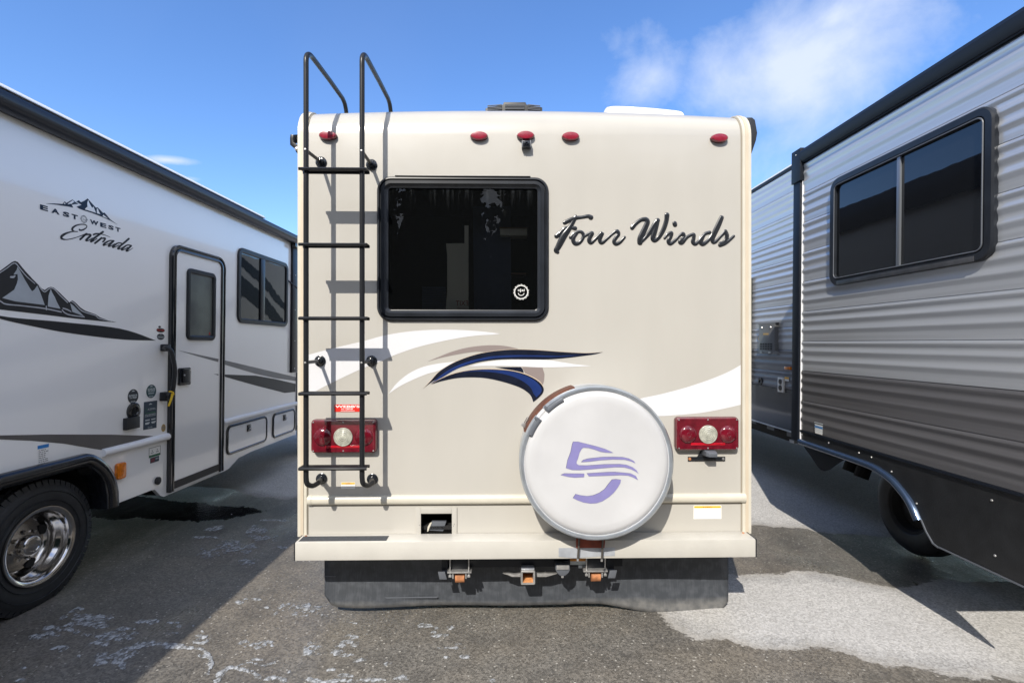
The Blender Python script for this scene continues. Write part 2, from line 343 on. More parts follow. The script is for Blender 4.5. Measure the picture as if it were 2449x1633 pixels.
def bead(mb, fr, S, k, off, n=6, hgt=.55, c=.001):    # a raised rounded letter stroke
    P = cr(S, n); q = [fr.at(x/k+off[0], y/k+off[1]) for x, y, r in P]; sc_ = 2.83/FOC/k
    full = []; rr = []
    r0 = P[0][2]*sc_; r1 = P[-1][2]*sc_
    d0 = Vector(q[0])-Vector(q[1]); d0.normalize(); d1 = Vector(q[-1])-Vector(q[-2]); d1.normalize()
    for t in (1, .8, .45): full.append(tuple(Vector(q[0])+d0*r0*t)); rr.append(r0*math.sqrt(max(0, 1-t*t))+1e-5)
    full += q; rr += [p[2]*sc_ for p in P]
    for t in (.45, .8, 1): full.append(tuple(Vector(q[-1])+d1*r1*t)); rr.append(r1*math.sqrt(max(0, 1-t*t))+1e-5)
    loops = []
    for i, p in enumerate(full):
        a = full[max(0, i-1)]; b = full[min(len(full)-1, i+1)]; dx, dy = b[0]-a[0], b[1]-a[1]; l = math.hypot(dx, dy) or 1; nx, ny = -dy/l, dx/l
        loops.append([(p[0]+nx*rr[i]*math.cos(t*math.pi/8), p[1]+ny*rr[i]*math.cos(t*math.pi/8), c+hgt*rr[i]*math.sin(t*math.pi/8)) for t in range(9)])
    mb.loft(loops, closed=False)
#--BODY--
# ------------------------------------------------------------------ cream motorhome, seen from behind
mh = thing('motorhome', 'cream motorhome seen square from behind with black ladder, rear window and covered spare wheel', 'motorhome', FM.M)
AL, AR = -1.192, 1.353; ZB = .50; ZT = 2.752
px = FM.at
def crown(a): return .034*(1-((a-.08)/1.272)**2)
wx0, wz1 = px(912, 433); wx1, wz0 = px(1302, 758)
hx0, hz1 = px(1007, 1227); hx1, _ = px(1081, 1227); hz0 = ZB
alines = sorted(set([AL+(AR-AL)*k/24 for k in range(25)]+[wx0, wx1, hx0, hx1]))
prof = [(0, z, 0) for z in (hz0, hz1, .70, wz0, 1.9, wz1, ZT)]+[(-.165*(1-math.cos(t*math.pi/16)), ZT+.163*math.sin(t*math.pi/16), math.sin(t*math.pi/16)) for t in range(1, 9)]+[(-c, 2.916, 1) for c in (.5, 2, 4, 7.2)]
def body():
    mb = MB(FM); n = len(prof); mb.add([FM.m(a, z+crown(a)*k, c) for a in alines for c, z, k in prof], [])
    for i in range(len(alines)-1):
        for j in range(n-1):
            a = (alines[i]+alines[i+1])/2; z = (prof[j][1]+prof[j+1][1])/2
            if prof[j+1][0] == 0 and ((wx0 < a < wx1 and wz0 < z < wz1) or (hx0 < a < hx1 and z < hz1)): continue
            mb.f.append((i*n+j, (i+1)*n+j, (i+1)*n+j+1, i*n+j+1))
    return mb.build('rear_wall', cream, mh, smooth=40)
body()
def side(a, s):      # flank with a wheel opening, 7.2 m long
    P = [(0.0, ZB), (0, ZT)]+[(-c, z) for c, z, k in prof[7:15]]+[(7.2, 2.916), (7.2, .5)]
    P = [(abs(x), z) for x, z in P]+[(3.1, .5), (3.05, .75), (2.9, .87), (2.3, .87), (2.15, .75), (2.1, .5)]
    mb = MB(f=lambda x, z, c: (a+s*c, x, z)); mb.prism(P, -.02, 0)
    return mb.build('side_wall', cream, mh)
side(AL+.002, -1); side(AR-.002, 1)
MB(f=lambda x, y, z: (x, y, z)).box(AL+.03, AR-.03, .03, 7.1, .52, .54).build('floor_pan', underblack, mh)
MB(f=lambda x, y, z: (x, y, z)).box(AL+.03, AR-.03, 7.12, 7.18, .52, 2.85).build('front_bulkhead', underblack, mh)
# sweeping stripes down both flanks
for a, s in ((AL, -1), (AR, 1)):
    for nm, mtl, P in (('stripe', blackvinyl, lens([(.3, 1.25), (1.5, 1.55), (3, 2.1), (4.6, 2.75)], [(.3, 1.25), (1.6, 1.40), (3, 1.8), (4.6, 2.75)])),
                       ('stripe', navyvinyl, lens([(.2, .95), (1.8, 1.2), (3.4, 1.7), (5, 2.4)], [(.2, .95), (2.0, 1.0), (3.6, 1.4), (5, 2.4)]))):
        MB(f=lambda x, z, c: (a+s*c, x, z)).flat(P, .003).build(nm, mtl, mh)
for P in (lens([(4.7, 2.90), (5.3, 2.72), (6.0, 2.35), (6.9, 1.85)], [(4.7, 2.78), (5.3, 2.55), (6.0, 2.20), (6.9, 1.85)]), lens([(4.7, 2.62), (5.3, 2.42), (5.9, 2.10), (6.4, 1.75)], [(4.7, 2.35), (5.3, 2.12), (5.9, 1.88), (6.4, 1.75)])):
    MB(f=lambda x, z, c: (AL-c, x, z)).flat(P, .0035).build('stripe', blackvinyl, mh)
# vinyl corner trims that wrap over the roof edge
def trim(a0, a1, c1, name, m_):
    base = [(0, ZB, 0)]+prof[6:17]; mb = MB(FM); lo = []
    for a, off in ((a0, 0), (a0, c1), (a1, c1), (a1, 0)):
        lp = []
        for i, (c, z, k) in enumerate(base):
            q0 = base[max(i-1, 0)]; q1 = base[min(i+1, len(base)-1)]; t = Vector((q1[0]-q0[0], q1[1]-q0[1])).normalized()
            lp.append((a, z+crown(a)*k+(-t.x)*off, c+t.y*off))
        lo.append(lp)
    n = len(base); mb.loft(lo, closed=False); mb.loft([[l[0] for l in lo], [l[0] for l in lo]], False)
    return mb.build(name, m_, mh, smooth=30)
for a0, sgn in ((AL-.004, 1), (AR+.004, -1)):
    q = lambda u: a0+sgn*u
    trim(min(q(0), q(.050)), max(q(0), q(.050)), .010, 'corner_trim', trimcream)
    trim(min(q(.017), q(.033)), max(q(.017), q(.033)), .0135, 'trim_insert', traninsert)
    trim(min(q(.050), q(.056)), max(q(.050), q(.056)), .003, 'seam_shade_line', seam_shade)  # dark joint along the inner edge of the trim
# moulding bar across the lower wall
def halfround(z, a0, a1, h, c, name, m_, parent, fr=FM):
    P = [(0, -h), (.25*c, -h), (.75*c, -.8*h), (c, -.3*h), (c, .3*h), (.8*c, .75*h), (.3*c, h), (0, h)]
    return MB(fr).loft([[(a, z+b, cc) for cc, b in P] for a in (a0, a1)], True, True).build(name, m_, parent, smooth=50)
zm = .700
halfround(zm, -1.118, 1.302, .026, .022, 'moulding', trimcream, mh)
for a in (-1.118, 1.302): halfround(zm, min(a, a-.022 if a < 0 else a+.022), max(a, a-.022 if a < 0 else a+.022), .0275, .024, 'moulding_end', trimcream, mh)
MB(FM).box(-1.12, 1.304, zm-.0325, zm-.0265, .0005, .004).build('seam_shade_line', seam_shade, mh)  # dark tan strip painted as the shadow line under the moulding
MB(FM).box(-1.136, 1.297, ZB, zm-.033, .0006, .004).box(0,0.0001,ZB,ZB+.0001,.0006,.004).build('lower_panel', cream2, mh) if False else None
# ---- rear window
win = MB(FM); x0, z1 = px(903.6, 424.4); x1, z0 = px(1310.8, 767)
win.frame((x0, z0, x1, z1), .078, [(0, -.002), (0, .014), (.005, .020), (.012, .021), (.0145, .010), (.020, .010), (.0225, .024), (.040, .025), (.050, .012), (.0605, .008), (.0605, -.035), (.02, -.035)], 9)
wn = win.build('window', framegrey, mh, smooth=35)
MB(FM).frame((x0-.003, z0-.003, x1+.003, z1+.003), .08, [(0, .0005), (0, .007), (.008, .007), (.008, .0005)], 9).build('frame', blackrub, wn, smooth=35)
MB(FM).box(x0+.10, x1-.10, z1+.001, z1+.0055, .0, .024).build('drip_cap', framedust, wn, bevel=.0015)
MB(FM).flat(rrect(x0+.055, z0+.055, x1-.055, z1-.055, .03), .0).build('pane', glass_rear, wn, recalc=False)
# what shows dimly through the pane
R_ = lambda P, c: FM.pts(P, 4.02, (880, 400), c)
bx = MB(FM); bx.box(-1.1, 1.2, 1.2, 1.22, -1.6, -.06).box(-1.1, 1.2, 2.70, 2.72, -1.6, -.06).box(-1.1, 1.2, 1.2, 2.7, -1.62, -1.6).box(-1.12, -1.1, 1.2, 2.7, -1.6, -.06).box(1.2, 1.22, 1.2, 2.7, -1.6, -.06)
bx.build('interior_shell', interior, mh)
ip = MB(FM).prism(R_([(928, 560), (966, 560), (966, 1400), (745, 1400), (762, 1200), (762, 850), (750, 732), (928, 732)], -.12), -.13, -.12).build('interior_panel', beige, mh)
mm_ = MB(FM); q = R_([(845, 1330), (962, 1283)], -.118); write(mm_, 'EXIT', q[1][0], q[0][0], q[0][1], q[1][1], -.118)
q = R_([(855, 1352), (962, 1342)], -.118); mm_.box(q[0][0], q[1][0], q[0][1], q[0][1]+.002, -.1185, -.118)
mm_.build('exit_print', inkred, ip, recalc=False)
MB(FM).prism(R_([(1008, 380), (1370, 370), (1380, 1400), (1020, 1400)], -.3), -.31, -.3).build('interior_panel', drapeblue, mh)
q = R_([(520, 1400), (750, 800)], -.35); cu_ = MB(FM)
for k in range(12): cu_.box(q[0][0], q[1][0], q[0][1]+k*.014, q[0][1]+k*.014+.010, -.36, -.345)
cu_.build('blind', drapeblue, mh)
q = R_([(1270, 655), (1530, 592)], -.25); sh = MB(FM).box(q[0][0], q[1][0], q[0][1], q[1][1], -.35, -.25).build('shelf_box', beige, mh)
MB(FM).box(q[0][0]-.004, q[1][0]+.004, q[1][1], q[1][1]+.008, -.36, -.245).build('shelf_edge', wood, sh)
q = R_([(1365, 1030), (1520, 1015)], -.4); MB(FM).box(q[0][0], q[1][0], q[0][1], q[1][1], -.45, -.4).build('shelf_edge', wood, mh)
# round smiling sticker on the glass
a, b = px(1246.4, 698.5); st = MB(FM); st.loft([[(a+r*math.cos(t*math.pi/24), b+r*math.sin(t*math.pi/24), .002) for t in range(48)] for r in (.0345, .0385)])
for t in range(44):
    an = t*2*math.pi/44; l = .0415+.0035*((t*7) % 3)/2; ca, sa = math.cos(an), math.sin(an); wv = .0011+.0007*((t*5) % 2)
    st.add([FM.m(a+ca*.0395-sa*wv, b+sa*.0395+ca*wv, .002), FM.m(a+ca*.0395+sa*wv, b+sa*.0395-ca*wv, .002), FM.m(a+ca*l+sa*wv, b+sa*l-ca*wv, .002), FM.m(a+ca*l-sa*wv, b+sa*l+ca*wv, .002)], [(0, 1, 2, 3)])
write(st, 'o', a-.019, a-.008, b+.004, b+.015, .002, .01); write(st, 'j', a-.0075, a-.001, b-.002, b+.019, .002, .01); write(st, 'ai', a+.002, a+.020, b+.004, b+.018, .002, .01)
st.loft([[(a+r*math.cos(t), b-.002+r*math.sin(t), .002) for t in [math.pi*(1.08+.84*k/10) for k in range(11)]] for r in (.0155, .019)], closed=False)
st.build('window_sticker', stickerwhite, wn, recalc=False)
# ---- raised script lettering (traced strokes of the badge)
K5, O5 = 4.704, (1300, 480)
STROKES = [
 [(362,170,9),(352,200,18),(320,262,20),(280,325,26),(235,385,32),(200,450,32),(168,515,28),(142,560,24),(158,580,17)],
 [(238,248,20),(300,218,20),(362,196,18),(430,188,15),(500,176,18),(532,190,24)],
 [(146,400,22),(190,365,20),(240,318,20),(290,305,14),(355,312,20)],
 [(305,415,17),(345,375,16),(398,350,15),(436,362,16),(448,400,16),(430,445,16),(395,478,18),(358,484,20),(334,452,20),(342,410,18),(372,372,14)],
 [(448,408,14),(500,378,14),(545,366,20),(525,405,20),(512,448,20),(535,474,18),(590,428,14),(655,366,20),(640,410,20),(632,450,18),(656,474,18),(715,428,14),(775,375,12),(826,342,16),(842,378,18),(812,420,18),(792,462,18),(815,488,18),(862,466,16),(912,412,12)],
 [(996,308,20),(1040,258,18),(1095,218,18),(1150,212,22),(1168,240,24),(1150,290,26),(1118,360,28),(1088,425,28),(1084,472,26)],
 [(1084,472,20),(1140,425,16),(1200,350,22),(1250,270,24),(1284,222,22)],
 [(1284,222,20),(1265,300,22),(1244,370,24),(1228,425,22),(1252,448,20),(1302,405,20),(1350,320,22),(1380,230,22),(1388,162,24)],
 [(1362,424,12),(1400,378,14),(1438,364,18),(1428,410,18),(1405,455,20),(1425,485,18),(1480,448,15),(1535,390,14),(1568,376,20),(1578,412,16),(1540,462,24),(1560,470,20),(1610,415,16),(1655,388,14),(1690,382,16),(1688,425,18),(1680,465,20),(1705,488,18),(1745,460,15),(1785,410,14),(1820,372,15),(1868,358,16)],
 [(1868,362,12),(1815,378,14),(1782,425,20),(1768,470,22),(1795,488,20),(1850,450,16),(1902,380,14)],
 [(2002,192,22),(1968,270,26),(1930,350,26),(1902,420,22),(1905,466,18),(1935,462,16),(1985,410,14),(2045,345,18)],
 [(2045,345,18),(2062,390,20),(2052,440,20),(2015,480,20),(1988,482,18)],
 [(1985,500,20),(2040,480,18),(2095,440,15),(2140,400,12)],
 [(1474,256,22),(1478,272,22)]]
lt = MB(FM)
for S in STROKES: bead(lt, FM, [(x, y, r*1.12+2) for x, y, r in S], K5, O5, hgt=.34)
let_ = lt.build('lettering', mat('charcoal_badge', (.018, .020, .024), .22, coat=.5), mh, smooth=70)
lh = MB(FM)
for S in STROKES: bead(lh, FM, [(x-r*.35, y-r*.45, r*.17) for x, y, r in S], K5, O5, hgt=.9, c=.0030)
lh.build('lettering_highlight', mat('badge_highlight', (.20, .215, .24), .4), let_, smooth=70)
# ---- vinyl graphics
G1 = (4.3556, (920, 780)); G0 = (2.6133, (700, 700)); G2 = (2.614, (1200, 850))
def decal(fr, parent, P, k, off, c, m_, name='graphic'):
    return MB(fr).flat(fr.pts(P, k, off, c), c).build(name, m_, parent)
D = lambda P, g, c, m_, nm='graphic': decal(FM, mh, P, g[0], g[1], c, m_, nm)
D(lens([(95,388),(260,345),(450,300),(560,270),(700,245),(850,233),(980,231),(1120,237),(1230,247),(1298,256)], [(95,650),(150,612),(250,560),(420,480),(550,428),(650,385),(800,335),(1000,290),(1150,268),(1250,262),(1298,256)]), G0, .0008, whitevinyl, 'white_swoosh')
D(lens([(700,310),(870,268),(1000,240),(1150,200),(1300,150),(1420,100),(1512,48)], [(700,310),(850,372),(980,378),(1100,372),(1250,358),(1400,330),(1512,303)]), G2, .0008, whitevinyl, 'white_swoosh')
D(lens([(445,368),(560,320),(700,265),(850,225),(1000,204),(1150,198),(1280,210),(1395,236)], [(445,368),(600,325),(800,285),(950,265),(1080,268),(1200,250),(1395,236)]), G1, .0009, taupe, 'taupe_swoosh')
D(lens([(40,705),(120,600),(240,500),(380,430),(550,390),(740,368)], [(40,705),(150,630),(300,555),(450,495),(560,465),(640,420),(740,368)]), G1, .0009, whitevinyl, 'white_swoosh')
D(lens([(880,418),(1000,385),(1150,360),(1300,350),(1500,348),(1700,352),(1850,375),(2000,398),(2150,412)], [(880,418),(1100,412),(1400,418),(1600,428),(1750,428),(1950,422),(2150,412)]), G1, .0010, whitevinyl, 'white_swoosh')
D([(1430,425),(1645,432),(1665,500),(1660,570),(1648,608),(1600,570),(1530,520),(1462,488)], G1, .0009, taupe, 'taupe_swoosh')
D([(1150,425),(1420,425),(1440,450),(1450,485),(1350,462),(1250,445)], G1, .0011, navyvinyl, 'navy_swoosh')
D(lens([(478,609),(560,555),(700,494),(850,459),(1000,444),(1150,443),(1300,454),(1430,482),(1540,525),(1620,578),(1658,640)], [(470,612),(600,560),(750,510),(900,480),(1050,470),(1200,480),(1350,500),(1450,530),(1560,575),(1630,620),(1660,640)]), G1, .0012, peach, 'pinstripe')
D(lens([(398,653),(467,576),(560,476),(680,396),(800,341),(950,291),(1100,261),(1250,244),(1400,239),(1600,246),(1850,264),(2080,277),(2200,274),(2278,267)], [(395,655),(470,590),(570,500),(690,420),(850,350),(1000,310),(1150,280),(1300,270),(1500,270),(1700,290),(1900,300),(2100,290),(2200,280),(2280,266)]), G1, .0010, peach, 'pinstripe')
n1 = D(lens([(400,652),(470,580),(560,480),(680,400),(800,345),(950,295),(1100,265),(1250,248),(1400,243),(1600,250),(1850,268),(2080,280),(2200,276),(2275,268)], [(400,652),(450,610),(560,535),(700,460),(850,410),(1000,370),(1150,350),(1300,343),(1500,345),(1700,345),(1900,330),(2100,305),(2200,290),(2275,268)]), G1, .0014, navyvinyl, 'navy_swoosh')
decal(FM, n1, lens([(480,600),(600,500),(720,425),(900,358),(1100,315),(1300,302),(1550,302),(1800,308),(2050,300)], [(480,600),(610,525),(730,455),(900,385),(1100,340),(1300,322),(1550,318),(1800,320),(2050,300)]), *G1, .0018, bluevinyl, 'blue_band')
n2_ = D(lens([(485,605),(560,560),(700,500),(850,465),(1000,450),(1150,450),(1300,462),(1430,490),(1540,535),(1620,590),(1655,645),(1650,690),(1610,740),(1548,790)], [(485,605),(600,570),(750,540),(900,532),(1050,540),(1200,570),(1350,615),(1450,660),(1520,720),(1548,790)]), G1, .0016, navyvinyl, 'navy_swoosh')
decal(FM, n2_, lens([(780,480),(1000,456),(1150,455),(1300,468),(1430,500),(1540,550),(1610,610),(1635,660),(1620,700),(1580,740)], [(780,480),(1000,470),(1200,490),(1350,530),(1450,580),(1520,640),(1550,700),(1580,740)]), *G1, .0020, bluevinyl, 'blue_band')
# ---- small lights, reversing camera
for x, y in ((786, 327), (1146, 328), (1257, 327), (1364, 329), (1718, 333)):
    a, b = px(x, y)
    E = lambda s, c: [(a+.050*s*math.cos(t*math.pi/14), b+.0245*s*math.sin(t*math.pi/14), c) for t in range(28)]
    ml = MB(FM).loft([E(1, 0), E(1, .012), E(.97, .014)], True, True).build('marker_light', reddark, mh, smooth=50)
    MB(FM).loft([E(.97, .0145), E(.93, .022), E(.84, .027), E(.5, .0285)], True, True).build('lens', redmark, ml, smooth=35)
a, b = px(1258.5, 350.5)
cm = MB(FM).box(a-.026, a-.019, b-.018, b+.020, 0, .040).box(a+.019, a+.026, b-.018, b+.020, 0, .040).box(a-.026, a+.026, b+.006, b+.022, 0, .01).build('rear_camera', greyplastic, mh, bevel=.002)
MB(FM).box(a-.018, a+.018, b-.019, b+.017, .004, .042).build('camera_housing', blackgloss, cm, bevel=.003)
MB(FM).lathe((a, b+.001), [(.010, .040), (.010, .045), (.007, .046), (.005, .043)], 16, False, True).build('camera_lens', mat('camera_lens_glass', (.005, .005, .008), .03, coat=1), cm, smooth=40)
# ---- tail lights
for k, (X0, Y0, X1, Y1) in enumerate(((748.5, 1001, 904, 1080), (1611.4, 995.5, 1761, 1073.5))):
    (a0, b1), (a1, b0) = px(X0, Y0), px(X1, Y1); r = .022; am = (a0+a1)/2; ym = b0+(b1-b0)*.49
    rr = lambda i, c: [(a, b, c) for a, b in rrect(a0+i, b0+i, a1-i, b1-i, max(r-i, .006))]
    tl = MB(FM).loft([rr(0, 0), rr(0, .022), rr(.002, .024)], True, True).build('tail_light', reddark, mh, smooth=35)
    MB(FM).loft([rr(.002, .0245), rr(.004, .036), rr(.009, .040), rr(.014, .0395)], True, True).build('red_lens', redlens, tl, smooth=35)
    for s in (-1, 1):
        dm = MB(FM).lathe((am+s*(a1-a0)*.315, ym), [(.050, .0393), (.049, .043), (.040, .050), (.022, .0555), (.004, .057)], 36, False, True)
        dm.build('bulb_dome', redlens, tl, smooth=60)
        rg = MB(FM)
        for q_ in range(4): rg.lathe((am+s*(a1-a0)*.315, ym), [(.010+q_*.010, .0573-q_*.0032), (.0115+q_*.010, .0585-q_*.0034), (.013+q_*.010, .0572-q_*.0034)], 30)
        rg.build('lens_ring', redlens, tl, smooth=60)
    cl = MB(FM).lathe((am, ym), [(.0515, .039), (.0515, .046), (.048, .048), (.046, .0455)]+[(.043-.005*i, .0465+(.0015 if i % 2 else 0)+.0008*i) for i in range(8)], 40, False, True).build('clear_lens', clearlens, tl, smooth=20)
    MB(FM).box(am-(a1-a0)*.27, am+(a1-a0)*.27, b0+.030, b0+.044, .038, .0425).build('reflector', redbright, tl, bevel=.002)
    sm = MB(FM)
    for aa in (a0+.016, am, a1-.016):
        for bb in (b0+.014, b1-.014): sm.screw(aa, bb, .040, .0045)
    sm.build('screw', zinc, tl, smooth=40)
# ---- number-plate lamp bracket
(a0, b1), (a1, b0) = px(1644.5, 1091.5), px(1733.7, 1101.5); am = a0+(a1-a0)*.50
pl = MB(FM).box(a0, a1, b0, b1, .001, .006).prism([(am-.055, b1-.002), (am+.050, b1-.002), (am+.028, b1+.040), (am-.030, b1+.040)], .001, .006).build('plate_lamp_bracket', blackgloss, mh, bevel=.0015)
MB(FM).loft([[(am-.030, b1+.046, 0), (am+.036, b1+.046, 0), (am+.036, b1+.012, 0), (am-.030, b1+.012, 0)], [(am-.026, b1+.040, .06), (am+.034, b1+.040, .06), (am+.034, b1+.014, .06), (am-.026, b1+.014, .06)], [(am-.012, b1+.032, .075), (am+.032, b1+.032, .075), (am+.032, b1+.012, .075), (am-.012, b1+.012, .075)]], True, True).build('plate_lamp', greyplastic, pl, bevel=.002)
MB(FM).screw(a0+.010, (b0+b1)/2, .006, .009).build('bolt', rust, pl, smooth=40); MB(FM).screw(a1-.012, (b0+b1)/2, .006, .008).build('bolt', zinc, pl, smooth=40)
# ---- stickers on the wall
def plate(fr, parent, name, m_, rect, c, t=.0006): a0, b0, a1, b1 = rect; return MB(fr).box(a0, a1, b0, b1, c, c+t).build(name, m_, parent)
(a0, b1), (a1, b0) = px(800, 967), px(861.5, 984.3)
s1 = plate(FM, mh, 'sticker', stickerred, (a0, b0, a1, b1), .0012); t_ = MB(FM); h = b1-b0
write(t_, "WEBB'S", a0+.004, a1-.002, b1-.44*h, b1-.10*h, .0022, .03); write(t_, 'R.V. CENTER', a0+.040, a1-.040, b1-.72*h, b1-.50*h, .0022, .02)
for k in range(15): t_.box(a0+.036+k*.0052, a0+.0395+k*.0052, b1-.90*h, b1-.82*h, .0020, .0022)
t_.build('sticker_print', stickerwhite, s1, recalc=False)
def warning(rect, ym_, word, rows, seed):
    a0, b0, a1, b1 = rect; s = plate(FM, mh, 'sticker', stickerwhite, rect, .0012); h = b1-b0; ww = a1-a0
    MB(FM).box(a0+.02*ww, a1-.02*ww, b1-ym_*h, b1-.04*h, .0018, .0022).build('warning_band', stickeryellow, s)
    p = MB(FM); write(p, word, a0+.40*ww, a0+.66*ww, b1-(ym_-.05)*h, b1-.08*h, .0024, .02)
    p.add([FM.m(a0+.34*ww, b1-(ym_-.05)*h, .0024), FM.m(a0+.38*ww, b1-(ym_-.05)*h, .0024), FM.m(a0+.36*ww, b1-.07*h, .0024)], [(0, 1, 2)])
    p.build('sticker_print', inkblack, s, recalc=False)
    rnd = random.Random(seed); g = MB(FM)
    for r in range(rows):
        y = b1-(ym_+.08+r*(.86-ym_)/rows)*h; x = a0+.06*ww
        while x < a1-.10*ww:
            l = rnd.uniform(.004, .014); g.box(x, min(x+l, a1-.05*ww), y, y+.0016, .0019, .0021); x += l+.002
    g.build('fine_print', mat('pale_grey_print', (.5, .5, .52), .5), s)
(a0, b1), (a1, b0) = px(1658.5, 1208), px(1725, 1240); warning((a0, b0, a1, b1), .19, 'WARNING', 7, 1)
(a0, b1), (a1, b0) = px(816, 1153), px(849.5, 1168); warning((a0, b0, a1, b1), .3, 'WARNING', 3, 2)
# ---- ladder
S_ = .21
a1_, zt = px(732, 200, S_)[0], 0; a2_ = px(866, 200, S_)[0]
zl = px(732, 1118, S_)[1]
lad = MB(FM).box(a1_+.02, a1_+.0205, 1, 1.001, .2, .2005)
ld = bpy.data.objects.new('ladder', None); col.objects.link(ld); ld.parent = mh; ld.empty_display_size = .1
for a, (mx_, my_), zz in ((a1_, px(768.5, 389), px(736, 360, S_)[1]), (a2_, px(889, 395), px(868, 363, S_)[1])):
    zh = 3.045
    P = [(a, zl-.055), (a, 1.2), (a, 2.0), (a, 2.6), (a, zh-.02)]
    top = cr([(a, zh-.05, S_), (a, zh+.015, S_-.004), (a, zh+.052, S_-.045), (a, zh+.062, S_-.10)], 5)
    foot = cr([(a, zl-.05, S_), (a+.004, zl-.085, S_-.006), (a+.02, zl-.105, S_-.04), (a+.035, zl-.10, S_-.08)], 5)
    mxb, mzb = px(769.5 if a == a1_ else 891, 1144 if a == a1_ else 1145)
    pts = [(a+.0, z, S_) for z in (0,)][:0]
    line = [(mxb, mzb, .02)]+foot[::-1]+[(a, zz_, S_) for zz_ in (zl+.2, 1.5, 2, 2.5)]+top+[(a, 3.125, -.15), (a, 3.135, -.38)]+cr([(a, 3.135, -.38), (a, 3.12, -.43), (a, 3.07, -.465), (a, 2.99, -.48)], 4)[1:]+[(a, 2.93, -.49)]
    MB(FM).ltube(line, .0132, n=14).build('rail', black, ld, smooth=60)
    for (sx, sy, z_) in ((mx_, my_, zz), (px(766 if a == a1_ else 889, 863)+(None,))[:2]+(px(733 if a == a1_ else 868, 867, S_)[1],), (mxb, mzb, None)):
        br = MB(FM); br.lathe((sx, sy), [(.031, 0), (.031, .006), (.026, .009), (.018, .010), (.017, .030), (.013, .032)], 24, True, True)
        bo = br.build('wall_mount', blackgloss, ld, smooth=40)
        if z_: 
            bo2 = MB(FM).ltube([(sx, sy, .02), (a, z_, S_)], .0095, n=10).build('strut', black, ld, smooth=60)
            MB(FM).screw(a, z_, S_+.0125, .006).build('bolt', zinc, ld, smooth=40)
for y in (407, 586, 761, 940, 1117.5):
    z = px(800, y, S_)[1]
    P = [(.235, z+.006), (.24, z), (.235, z-.010), (.231, z-.010), (.231, z+.001), (.179, z+.001), (.179, z-.010), (.175, z-.010), (.170, z), (.175, z+.006)]
    e = .012
    MB(FM).loft([[(a, b, c) for c, b in P] for a in (a1_-.030, a2_+.030)], True, True).build('rung', black, ld, bevel=.0012)
    rb = MB(FM)
    for k in range(3): rb.box(a1_-.028, a2_+.028, z+.0062, z+.0078, .185+k*.018, .190+k*.018)
    rb.build('grip_rib', black, ld)
# ---- black bracket of the flank awning, upper left
br = MB(FM); o_ = (680, 300); k_ = 9.046
P = FM.pts([(130, 195), (200, 200), (190, 300), (200, 370), (340, 450), (340, 640), (280, 610), (240, 560), (228, 500), (120, 420), (118, 280)], k_, o_, -.05)
br.prism(P, -.09, -.05).build('awning_bracket', black, mh, bevel=.003)
P = FM.pts([(205, 205), (340, 195), (340, 440), (250, 380), (200, 300)], k_, o_, -.10); MB(FM).prism(P, -.16, -.10).build('awning_bracket', blackgloss, mh)
q = FM.pts([(280, 520)], k_, o_, -.05)[0]; MB(FM).lathe(q, [(.012, -.05), (.012, -.042), (.006, -.038)], 14, True, True).build('bolt', zinc, mh, smooth=40)
# ---- awning case on the far flank, upper right
P = FM.pts([(1786, 281), (1799, 281), (1806, 287), (1811.5, 318), (1808.5, 336), (1796, 373), (1786, 373)], 1, (0, 0), -.10)
MB(FM).prism(P, -4.6, -.10).build('awning_case', mat('black_awning_case', (.02, .022, .026), .45), mh, bevel=.004)
# ---- roof vent and skylight
def on_roof(x, y, d):  # a point at distance d from the lens
    p = FM.I @ Vector(((x-CX)/FOC*d, d, EYE-(y-HY)/FOC*d)); return p
rv = MB(); d = 3.32
A = [on_roof(x, y, d) for x, y in ((1161, 300), (1161, 259), (1203, 250), (1205, 244.5), (1257, 244.5), (1259, 250), (1297, 257), (1297, 300))]
vent = MB(); vent.loft([[(p.x, p.y, p.z) for p in A], [(p.x, p.y+.42, p.z) for p in A]], True, True)
vo = vent.build('roof_vent', mat('black_vent_plastic', (.018, .02, .022), .5), mh, bevel=.004)
def bar(x0, y0, x1, y1, h_): 
    p, q_ = on_roof(x0, y0, d), on_roof(x1, y1, d); b_ = MB(); b_.loft([[(t.x, t.y-.008, t.z), (t.x, t.y-.008, t.z+h_), (t.x, t.y, t.z+h_), (t.x, t.y, t.z)] for t in (p, q_)], True, True); return b_
for k in range(4):
    for (x0_, x1_, s0, s1) in ((1166, 1200, 4-k*.0, 0), (1208, 1254, 0, 0), (1263, 1292, 0, 3)):
        bar(x0_, 252.5+k*3.4+(s0 and 2.5), x1_, 252.5+k*3.4+(s1 and 2.5), .0035).build('louvre', greyplastic, vo)
for k, x in enumerate((1182, 1222, 1240, 1276)): bar(x, 262, x+1.2, 252, .002).build('louvre_post', greyplastic, vo) if False else None
sk = MB(); B = [on_roof(x, y, 3.12) for x, y in cr([(1444, 300), (1446, 268), (1450, 256), (1460, 250), (1500, 250.5), (1545, 253), (1590, 257), (1625, 261), (1636, 265), (1641, 275), (1645, 300)], 4)]
sk.loft([[(p.x+(1 if p.x < .75 else -1)*i, p.y+y_, p.z-j) for p in B] for i, y_, j in ((.01, 0, .012), (0, .03, 0), (0, .6, 0), (.01, .66, .02))], True, True).build('skylight_dome', mat('white_dome_plastic', (.78, .78, .76), .25, coat=.3), mh, smooth=50)
